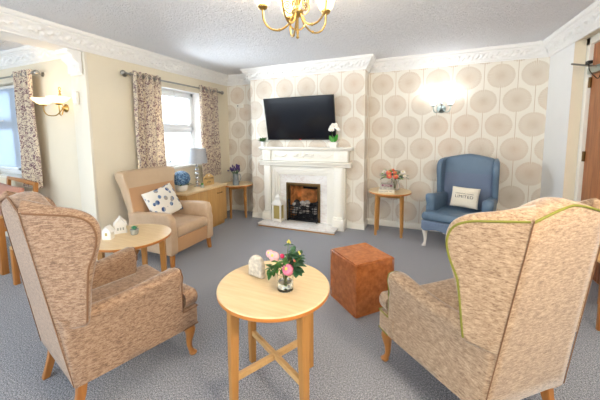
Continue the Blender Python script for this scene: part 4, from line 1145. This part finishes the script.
def wing_chair(name, label, loc, rz, P, fab, pipe, legm, rearm, seatm=None, headm=None, armm=None, wingm=None, scallop=False):
    W, Bk, zb, Wb, Wt, Yt, Zs, Zc = P['W'], P['B'], P['zb'], P['Wb'], P['Wt'], P['Yt'], P['Zs'], P['Zc']
    Ya, Za, Yf, zr, zs, flare = P['Ya'], P['Za'], P['Yf'], P['zr'], P['zs'], P['fl']
    t = thing(name, label, 'armchair', loc, rz)
    seatm = seatm or fab; headm = headm or fab; armm = armm or fab; wingm = wingm or fab
    def tt(z): return (z-zb)/(Zs-zb)
    def Xs(z): return Wb+(Wt-Wb)*tt(z)
    def Ys(z): return -(Bk+(Yt-Bk)*tt(z))
    # back
    ol = []
    zz0 = zb
    left = [(-Xs(z), z) for z in [zb+(Zs-.03-zb)*i/14 for i in range(15)]]
    top = []
    for i in range(1, 16):
        u = -1+2*i/16; top.append((Wt*u*.97, Zs-.005+(Zc-Zs+.005)*(1-abs(u)**1.35)))
    ol = left+top+[(-x, z) for x, z in reversed(left)]
    ol = densify(ol, .05)
    b = B()
    bt = P.get('bt', .13)
    def fb(a, c, d):
        thick = bt*(.75+.25*min(1, max(0, (c-zb)/.5)))
        roll = P.get('roll', .035)*max(0, (c-(Zs-.16))/.2)**2
        return (a, Ys(min(c, Zs))-.0*roll+d*thick+ (0 if d < .5 else .0), c)
    pad(b, ol, fb, r=.035, K=5, rk=4, rf=lambda p: .25 if p[1] < zb+.05 else (.35 if p[1] < Zs-.06 else 1.0), cen=(0, (zb+Zs)/2))
    obj('backrest', b, headm, t, smooth=60)
    if pipe:
        b = B(); pts = [(p[0], Ys(min(p[1], Zs))+.004, p[1]) for p in ([(Wt*u, Zs-.020+(Zc-Zs+.002)*(1-abs(u)**1.35)) for u in [-1+2*i/24 for i in range(25)]])]
        tube(b, pts, .0048, 6); obj('back_piping', b, pipe, t)
    for s in (-1, 1):
        # wing
        dx, dy = flare; L = math.hypot(dx, dy); dx, dy = dx/L, dy/L; nx, ny = -dy, dx   # inward normal for +x side
        wo = P['wing']
        b = B()
        def fw(a, c, d):
            x = Xs(min(c, Zs))+dx*a; y = Ys(min(c, Zs))+dy*a
            th = P.get('wt', .065)*(.75+.35*min(1, a/.25))
            bulge = .012*sin(PI*min(1, max(0, a/.3)))
            x += nx*(d*th)+(.0 if d > .5 else bulge*dy*.6); y += ny*(d*th); c = c+d*P.get('wroll', .045)*max(0, 1-a/.26)*max(0, (c-.9)/.15)
            return (s*x, y, c)
        fr = bez([(p[0], p[1], 0) for p in wo], 5); fr = [(v.x, v.y) for v in fr]
        z0w, z1w = wo[0][1], Zs-.002
        o2 = [(-.004, z0w)]+fr+[(-.004, z1w)]+[(-.004, z1w+(z0w-z1w)*i/12) for i in range(1, 12)]
        pad(b, o2, fw, r=.030, K=5, rk=4, rf=lambda p: .25 if p[0] < .03 else 1)
        obj('wing', b, wingm, t, smooth=60)
        if pipe:
            b = B(); n = len(o2); cxx = sum(p[0] for p in o2)/n; czz = sum(p[1] for p in o2)/n
            pts = []
            seq = fr[6:]+[(.0, Zs-.001)]
            for (a, c) in seq:
                q = Vector((a-cxx, c-czz)); l = q.length; k = max(0, 1-.017/l); a2, c2 = cxx+q.x*k, czz+q.y*k
                v = fw(a2, c2, .03); pts.append(v)
            tube(b, pts, .0048, 6); obj('wing_piping', b, pipe, t)
        if pipe:
            b = B(); tube(b, [(s*(Xs(z)+.001), Ys(z)-.001, z) for z in [zb+.01+(Zs-.02-zb)*i/10 for i in range(11)]], .0022, 6); obj('back_seam', b, 'pipe_a', t)
        # arm
        b = B()
        zar = P['Zar']
        def Wy(y): return Wb+.012+(W-Wb-.012)*min(1, max(0, (y+Bk)/(Ya+Bk)))**.75
        ao = [(-Bk, zb), (Ya-.004, zb), (Ya, zb+.02), (Ya, Za-.16), (Ya+.012, Za-.05), (Ya-.002, Za-.012), (Ya-.03, Za)]
        for i in range(1, 8):
            u = i/8; ao.append((Ya-.03-(Ya-.03+Bk+.03)*u, Za+(zar-Za)*u-.012*sin(PI*u)))
        ao += [(Ys(zar)+.01, zar), (Ys((zb+zar)/2)+.004, (zb+zar)/2)]
        ao = densify(ao, .035)
        at = P.get('at', .10)
        def fa(a, c, d):
            x = Wy(a)-.008+ (.020*max(0, (c-(Za-.14))/.14) if c > Za-.14 else 0)
            rl = min(1, max(0, (c-(Za-.17))/.17))
            return (s*(x-d*at*(.86+.22*rl)), a, c)
        pad(b, ao, fa, r=.042, K=5, rk=4, rf=lambda p: .12 if p[1] < zb+.08 else (.35 if p[1] < Za-.14 else 1.0), cen=((Ya-Bk)/2, (zb+Za)/2))
        obj('arm', b, armm, t, smooth=60)
        if pipe:
            def ap(a, c, d):
                th = math.asin(min(1, abs(1-2*d))); ins = .042*(.35 if c < Za-.14 else 1)*(1-cos(th))*.8
                ce = ((Ya-Bk)/2, (zb+Za)/2); q = Vector((a-ce[0], c-ce[1])); k = 1-ins/q.length
                return fa(ce[0]+q.x*k, ce[1]+q.y*k, d)
            fz = [zb+.03+(Za-.16-zb-.03)*i/8 for i in range(9)]
            pts = [ap(Ya, z, .10) for z in fz]+[ap(Ya+.008, Za-.09, .10), ap(Ya+.010, Za-.05, .12)]
            pts += [ap(Ya-.002, Za-.014, .12+.76*i/10) for i in range(11)]
            pts += [ap(Ya+.010, Za-.05, .88), ap(Ya+.008, Za-.09, .90)]+[ap(Ya, z, .9) for z in reversed(fz) if z > zs]
            b = B(); tube(b, pts, .004, 6); obj('arm_piping', b, pipe, t)
    # seat base / front rail
    b = B()
    xr = W-.008
    if scallop:
        pts = [(-xr, zr)]+[(xr, zr), (xr, zb-.01)]
        for i in range(1, 24):
            u = 1-2*i/24; pts.append((xr*u, zb-.01+.0*u+(-.03)*(.5+.5*cos(2*PI*u*1.0)) *(1 if abs(u) < .99 else 0)))
        pts.append((-xr, zb-.01))
        prism(b, pts, 'y', Yf-.03, Yf-.006, .004)
        box(b, -Wb, Wb, -Bk+.02, Yf-.03, zb, zr, .004)
    else:
        box(b, -xr, xr, Ya-.06, Yf-.006, zb, zr, .012, 3)
        prism(b, [(-Wb+.02, -Bk+.02), (Wb-.02, -Bk+.02), (xr-.03, Ya-.05), (-xr+.03, Ya-.05)], 'z', zb, zr, .004)
    obj('seat_rail', b, fab if not scallop else seatm, t, smooth=50)
    if pipe:
        b = B()
        for z in (zb+.004, zr-.004): tube(b, [(-xr, Ya-.01, z), (-xr, Yf-.008, z), (xr, Yf-.008, z), (xr, Ya-.01, z)], .004, 6)
        obj('rail_piping', b, pipe, t)
    # T cushion
    xi = W-P.get('at', .10)-.005
    yr = Ys(zs)+bt*.8
    T = [(-xi+.0, yr), (xi, yr), (xi, Ya+.012), (W-.012, Ya+.012), (W-.012, Yf-.0), (-W+.012, Yf), (-W+.012, Ya+.012), (-xi, Ya+.012)]
    T = [(-(Wb-.06), yr), (Wb-.06, yr), (xi, Ya+.016), (W-.012, Ya+.018), (W-.012, Yf), (-W+.012, Yf), (-W+.012, Ya+.018), (-xi, Ya+.016)]
    b = B(); To = densify(T, .035)
    pad(b, To, lambda a, c, d: (a, c, zr+.002+d*(zs-zr-.02)), r=.035, puff=.10, K=6, rk=4, cen=(0, Ya*.45), rf=lambda p: 1 if p[1] > Ya else .4)
    obj('seat_cushion', b, P.get('cushm', fab), t, smooth=70)
    for s in (-1, 1):
        b = B(); cabriole(b, s*(W-.045), Yf-.05, zb+.012, s); obj('leg', b, legm, t, smooth=60)
        b = B(); rear_leg(b, s*(Wb-.045), -Bk+.045, zb+.01, s); obj('leg', b, rearm, t, smooth=40)
    return t
WING = [(.07, .49), (.115, .50), (.135, .56), (.165, .67), (.21, .79), (.247, .88), (.262, .945), (.245, 1.005), (.19, 1.038), (.10, 1.052)]
PA = dict(W=.325, B=.325, zb=.20, Wb=.265, Wt=.205, Yt=.445, Zs=1.065, Zc=1.112, Ya=.22, Za=.592, Yf=.318, zr=.32, zs=.445, fl=(.155, .205), Zar=.555, wing=WING, wing_=0)
wing_chair('wing_armchair', 'tan chenille wingback armchair with brown piping in the left foreground', (-1.618, 1.122, 0), -.235, PA, 'chen_a', 'pipe_a', 'beech', 'beech')
PB = dict(PA); PA['wing'] = [(a*.92, c) for a, c in WING]; PB.update(Wb=.245, W=.33, Wt=.205, Yf=.305)
wing_chair('wing_armchair', 'mushroom chenille wingback armchair with olive green piping in the right foreground', (.245, 1.727, 0), .71, PB, 'chen_b', 'pipe_g', 'beech', 'beech')
WBL = [(.08, .52), (.15, .52), (.185, .58), (.205, .66), (.235, .78), (.258, .90), (.25, .985), (.20, 1.028), (.10, 1.045)]
PC = dict(W=.352, B=.31, zb=.235, Wb=.30, Wt=.285, Yt=.40, Zs=1.05, Zc=1.10, Ya=.20, Za=.63, Yf=.335, zr=.325, zs=.445, fl=(.05, .25), Zar=.60, wing=WBL, hz=.87, at=.11, cushm='blueleather', wt=.055, wroll=0)
wing_chair('wing_armchair', 'slate blue wingback armchair with white legs beside the right side table', (.487, 3.984, 0), 2.788, PC, 'bluefabric', None, 'legwhite', 'legwhite', seatm='bluefabric', headm='blue2', armm='blueleather', wingm='blueleather', scallop=True)

# scatter cushion on the blue chair
def cushion(name, label, w, h, th, mat, M4, cat='cushion', pipe=None, square=.12):
    t = thing(name, label, cat)
    t.matrix_world = M4
    ol = []
    n = 48
    for i in range(n):
        a = 2*PI*i/n; c, s = cos(a), sin(a); k = 1/max(abs(c), abs(s)); px, pz = c*k, s*k
        pin = 1-square*.5*(1-min(abs(px), abs(pz))**2)
        ol.append((px*w/2*(pin if abs(px) > abs(pz) else 1), pz*h/2*(pin if abs(pz) >= abs(px) else 1)))
    b = B()
    def f(a, c, d):
        u, v = 2*a/w, 2*c/h
        k = (max(0, 1-abs(u)**2.4)*max(0, 1-abs(v)**2.4))**.5
        return (a, (d-.5)*(.012+th*k), c)
    pad(b, ol, f, r=.004, K=8, rk=2); obj('cushion_cover', b, mat, t, smooth=70)
    return t
mB = Matrix.Translation((.487, 3.984, 0)) @ Matrix.Rotation(2.788, 4, 'Z')
# in the chair's frame +Y is forward; the cushion's face -Y must look forward
mc = mB @ Matrix.Translation((-.02, -.060, .585)) @ Matrix.Rotation(PI, 4, 'Z') @ Matrix.Rotation(R(-22), 4, 'X') @ Matrix.Rotation(R(1), 4, 'Y')
c = cushion('scatter_cushion', 'cream canvas cushion with dark lettering on the blue armchair', .30, .25, .09, 'creamfab', mc)
def on_cushion(txt, size, z, w, h, th, par, mat='ink', sp=1):
    b = text_bm(txt, size, .0006, sp)
    for v in b.verts:
        x, zz = v.co.x, v.co.y+z; u, q = 2*x/w, 2*zz/h; k = (max(0, 1-abs(u)**2.4)*max(0, 1-abs(q)**2.4))**.5
        v.co = Vector((x, -.5*(.012+th*k)-.0015-v.co.z, zz))
    obj('lettering', b, mat, par, smooth=0)
on_cushion('LIMITED', .05, -.004, .30, .25, .09, c, sp=1.1)
on_cushion('COMFORTABLE CUSHION', .0165, .034, .30, .25, .09, c)

# tan high-back armchair facing +X (local +Y forward)
t = thing('armchair', 'tan vinyl and fabric high-back armchair in front of the sideboard', 'armchair', (-2.62, 2.50, 0), -PI/2)
hw = .33; Yfr = .33
for s in (-1, 1):
    b = B()
    ao = [(-.26, .13), (Yfr-.012, .13), (Yfr, .15), (Yfr+.004, .35), (Yfr+.004, .50), (Yfr-.03, .562), (Yfr-.12, .572), (.0, .560), (-.18, .545), (-.30, .535), (-.30, .40)]
    ao = densify(ao, .04)
    def fa(a, c, d):
        return (s*(hw+.01*max(0, (c-.45)/.1)-d*.088), a, c)
    pad(b, ao, fa, r=.028, K=5, rk=4, rf=lambda p: .2 if p[1] < .42 else 1, cen=(.02, .36))
    obj('arm', b, ['tanleather'], t, smooth=60)
b = B(); box(b, -hw+.06, hw-.06, -.26, Yfr-.02, .13, .29, .012, 3); obj('seat_base', b, 'tanfabric', t)
b = B(); sc_ = densify([(-.235, -.24), (.235, -.24), (.235, Yfr-.0), (-.235, Yfr-.0)], .04)
pad(b, sc_, lambda a, c, d: (a, c, .292+d*.115), r=.03, puff=.12, K=6, rk=4); obj('seat_cushion', b, 'tanleather', t, smooth=70)
b = B()
def Yb2(z): return -.25-.19*(z-.3)/.68
ol = [(-.305, .25), (.305, .25), (.325, .55), (.345, .80), (.372, .93), (.366, .965), (.31, .982), (0, .988), (-.31, .982), (-.366, .965), (-.372, .93), (-.345, .80), (-.325, .55)]
ol = densify(ol, .05)
def fbk(a, c, d):
    side = .055*max(0, (abs(a)-.27)/.1)*max(0, (c-.6)/.4) if d > .5 else 0
    return (a, Yb2(c)+.11*d-.045*(0 if d > .5 else 1)*0+side*1.1, c)
pad(b, ol, fbk, r=.026, puff=.12, K=6, rk=4, rf=lambda p: .4 if p[1] < .5 else 1, cen=(0, .62))
obj('backrest', b, ['tan2'], t, smooth=60)
for s in (-1, 1):
    b = B(); w_ = .022; x = s*(hw-.045)
    rings(b, [[(x+s*.012+a*.017, Yfr-.035+c*.017, 0) for a, c in ((-1, -1), (1, -1), (1, 1), (-1, 1))], [(x+a*w_, Yfr-.045+c*w_, .135) for a, c in ((-1, -1), (1, -1), (1, 1), (-1, 1))]]); bmesh.ops.bevel(b, geom=b.edges[:], offset=.003, segments=2, affect='EDGES'); obj('leg', b, 'beech', t)
    b = B(); rings(b, [[(x+a*.017, -.30+c*.017, 0) for a, c in ((-1, -1), (1, -1), (1, 1), (-1, 1))], [(x+a*w_, -.22+c*w_, .135) for a, c in ((-1, -1), (1, -1), (1, 1), (-1, 1))]]); bmesh.ops.bevel(b, geom=b.edges[:], offset=.003, segments=2, affect='EDGES'); obj('leg', b, 'beech', t)
mT = Matrix.Translation((-2.62, 2.50, 0)) @ Matrix.Rotation(-PI/2, 4, 'Z')
mc = mT @ Matrix.Translation((.01, -.10, .60)) @ Matrix.Rotation(PI, 4, 'Z') @ Matrix.Rotation(R(-24), 4, 'X') @ Matrix.Rotation(R(-9), 4, 'Y')
cushion('scatter_cushion', 'white cushion with blue and grey leaf print on the tan armchair', .43, .36, .10, 'leafprint', mc)

# ottoman
t = thing('ottoman', 'square rust brown leather cube footstool beside the centre table', 'footstool', (-.4014, 2.309, 0), .8242)
ow = .3555/2; oh = .415
b = B(); ol = densify(rrect(-ow, ow, -ow, ow, .012, 3), .03)
pad(b, [(x, y) for x, y in ol], lambda a, c, d: (a, c, .008+d*(oh-.008)), r=.010, puff=.0, K=6, rk=3); obj('upholstery', b, 'ottoman', t, smooth=50)
b = B()
for z in (.012, oh-.010): tube(b, [(x*1.0, y*1.0, z) for x, y in rrect(-ow, ow, -ow, ow, .012, 3)], .0042, 6, closed=True)
for sx in (-1, 1):
    for sy in (-1, 1): tube(b, [(sx*(ow-.002), sy*(ow-.002), .012), (sx*(ow-.002), sy*(ow-.002), oh-.01)], .0038, 6)
obj('seam_piping', b, 'ottoman', t)
for sx in (-1, 1):
    for sy in (-1, 1):
        b = B(); tube(b, [(sx*(ow-.04), sy*(ow-.04), 0), (sx*(ow-.04), sy*(ow-.04), .012)], .018, 12); obj('glide_foot', b, 'black', t)

# ------------------------------------------------------------------ annex furniture
t = thing('dining_table', 'oak table at the left edge behind the left armchair', 'table', (-3.98, 1.22, 0))
b = B(); box(b, -.22, .22, -.26, .26, .575, .60, .004); obj('tabletop', b, 'oak', t)
b = B()
for s in (-1, 1): box(b, -.18, .18, s*.22-.01, s*.22+.01, .50, .575, .002); box(b, s*.18-.01, s*.18+.01, -.22, .22, .50, .575, .002)
obj('apron', b, 'beech', t)
for sx in (-1, 1):
    for sy in (-1, 1):
        b = B(); box(b, sx*.185-.028, sx*.185+.028, sy*.225-.028, sy*.225+.028, 0, .575, .004); obj('leg', b, 'beech', t)
t = thing('wooden_armchair', 'wide light wood framed low seat in front of the far left window', 'chair', (-4.483, 1.682, 0), R(172))
t.scale = (1.5, 1, 1)
# local +Y is forward
b = B()
prism(b, [(-.30, .815), (.30, .835), (.31, .87), (0, .872), (-.31, .855)], 'y', -.27, -.245, .004)
obj('top_rail', b, 'beech', t)
b = B(); box(b, -.28, .28, -.262, -.25, .50, .56, .003); obj('lower_rail', b, 'beech', t)
for s in (-1, 1):
    b = B(); rings(b, [[(s*.29+a*.017, y+c*.017, z) for a, c in ((-1, -1), (1, -1), (1, 1), (-1, 1))] for y, z in ((-.29, 0), (-.22, .42), (-.262, .85))]); obj('back_leg', b, 'beech', t)
    b = B(); rings(b, [[(s*.29+a*.018, .13+c*.018, z) for a, c in ((-1, -1), (1, -1), (1, 1), (-1, 1))] for z in (0, .40)]); obj('front_leg', b, 'beech', t)
b = B(); box(b, -.29, .29, -.23, .14, .36, .41, .006); obj('seat_frame', b, 'beech', t)
b = B(); pad(b, densify([(-.27, -.2), (.27, -.2), (.27, .13), (-.27, .13)], .05), lambda a, c, d: (a, c, .41+d*.07), r=.02, puff=.1); obj('seat_pad', b, 'mauve', t)
mW = Matrix.Translation((-4.483, 1.682, 0)) @ Matrix.Rotation(R(172), 4, 'Z')
mc = mW @ Matrix.Translation((.0, -.12, .64)) @ Matrix.Rotation(PI, 4, 'Z') @ Matrix.Rotation(R(-14), 4, 'X')
cushion('scatter_cushion', 'dusky mauve cushion leaning on the wooden seat by the left window', .80, .34, .12, 'mauve', mc)

t = thing('stool', 'low oak stool mostly hidden behind the back of the left armchair', 'stool', (-3.28, 1.50, 0))
b = B(); box(b, -.16, .16, -.14, .14, .34, .37, .004); obj('seat', b, 'oak', t)
for sx in (-1, 1):
    for sy in (-1, 1): b = B(); box(b, sx*.14-.02, sx*.14+.02, sy*.12-.02, sy*.12+.02, 0, .34, .003); obj('leg', b, 'beech', t)
# cabinet table at the right edge
t = thing('lamp_table', 'low wooden table with dark slatted side behind the right armchair', 'table', (1.262, 2.78, 0))
b = B(); box(b, -.105, .105, -.22, .22, .465, .49, .004); obj('tabletop', b, 'oak', t)
for sx in (-1, 1):
    for sy in (-1, 1): b = B(); box(b, sx*.087-.013, sx*.087+.013, sy*.20-.014, sy*.20+.014, 0, .465, .003); obj('leg', b, 'beech', t)
b = B()
for k in range(12): box(b, -.092, -.082, -.18+k*.0315, -.155+k*.0315, .31, .465, .001)
box(b, -.082, .085, -.19, .19, .31, .465, .001); obj('slatted_panel', b, 'darkwood', t)

# ------------------------------------------------------------------ light and camera
w = bpy.data.worlds.new('sky'); S.world = w; w.use_nodes = True
bg = w.node_tree.nodes['Background']; bg.inputs[0].default_value = (.80, .90, 1.0, 1); bg.inputs[1].default_value = 3.0
def area(name, loc, rot, sx, sy, power, col):
    l = bpy.data.lights.new(name, 'AREA'); l.shape = 'RECTANGLE'; l.size = sx; l.size_y = sy; l.energy = power; l.color = col
    o = bpy.data.objects.new(name, l); COL.objects.link(o); o.location = loc; o.rotation_euler = rot; return o
area('window_daylight', (XL-.30, (WY0+WY1)/2, 1.5), (0, R(-90-0), 0), 1.1, .95, 60, (.80, .90, 1.0))
area('annex_window_daylight', ((AX0+AX1)/2, YA+.30, 1.5), (R(-90), 0, 0), 1.2, 1.2, 14, (.80, .90, 1.0))

light('rear_warm_fill', (1.15, .35, 2.1), 66, (1, .86, .68), .15)  # unseen warm light added behind the camera, no fitting, brightens the right armchair's back
cam = bpy.data.cameras.new('camera'); co = bpy.data.objects.new('camera', cam); COL.objects.link(co)
F, CX, CY, YAW, PIT, ROL, HC = 293.4227, 291.5818, 163.6514, -.4101, -.0991, -.0114, 1.367
fw = Vector((sin(YAW)*cos(PIT), cos(YAW)*cos(PIT), sin(PIT))); r = Vector((cos(YAW), -sin(YAW), 0)); u = r.cross(fw)
r2 = cos(ROL)*r+sin(ROL)*u; u2 = -sin(ROL)*r+cos(ROL)*u
m = Matrix(((r2.x, u2.x, -fw.x, 0), (r2.y, u2.y, -fw.y, 0), (r2.z, u2.z, -fw.z, HC), (0, 0, 0, 1)))
co.matrix_world = m
cam.sensor_width = 36; cam.lens = F/600*36; cam.shift_x = (300-CX)/600; cam.shift_y = (CY-200)/600; cam.clip_start = .05
S.camera = co
S.view_settings.view_transform = 'Standard'; S.view_settings.look = 'None'; S.view_settings.gamma = 1; S.view_settings.use_curve_mapping = False
S.view_settings.exposure = 0.45
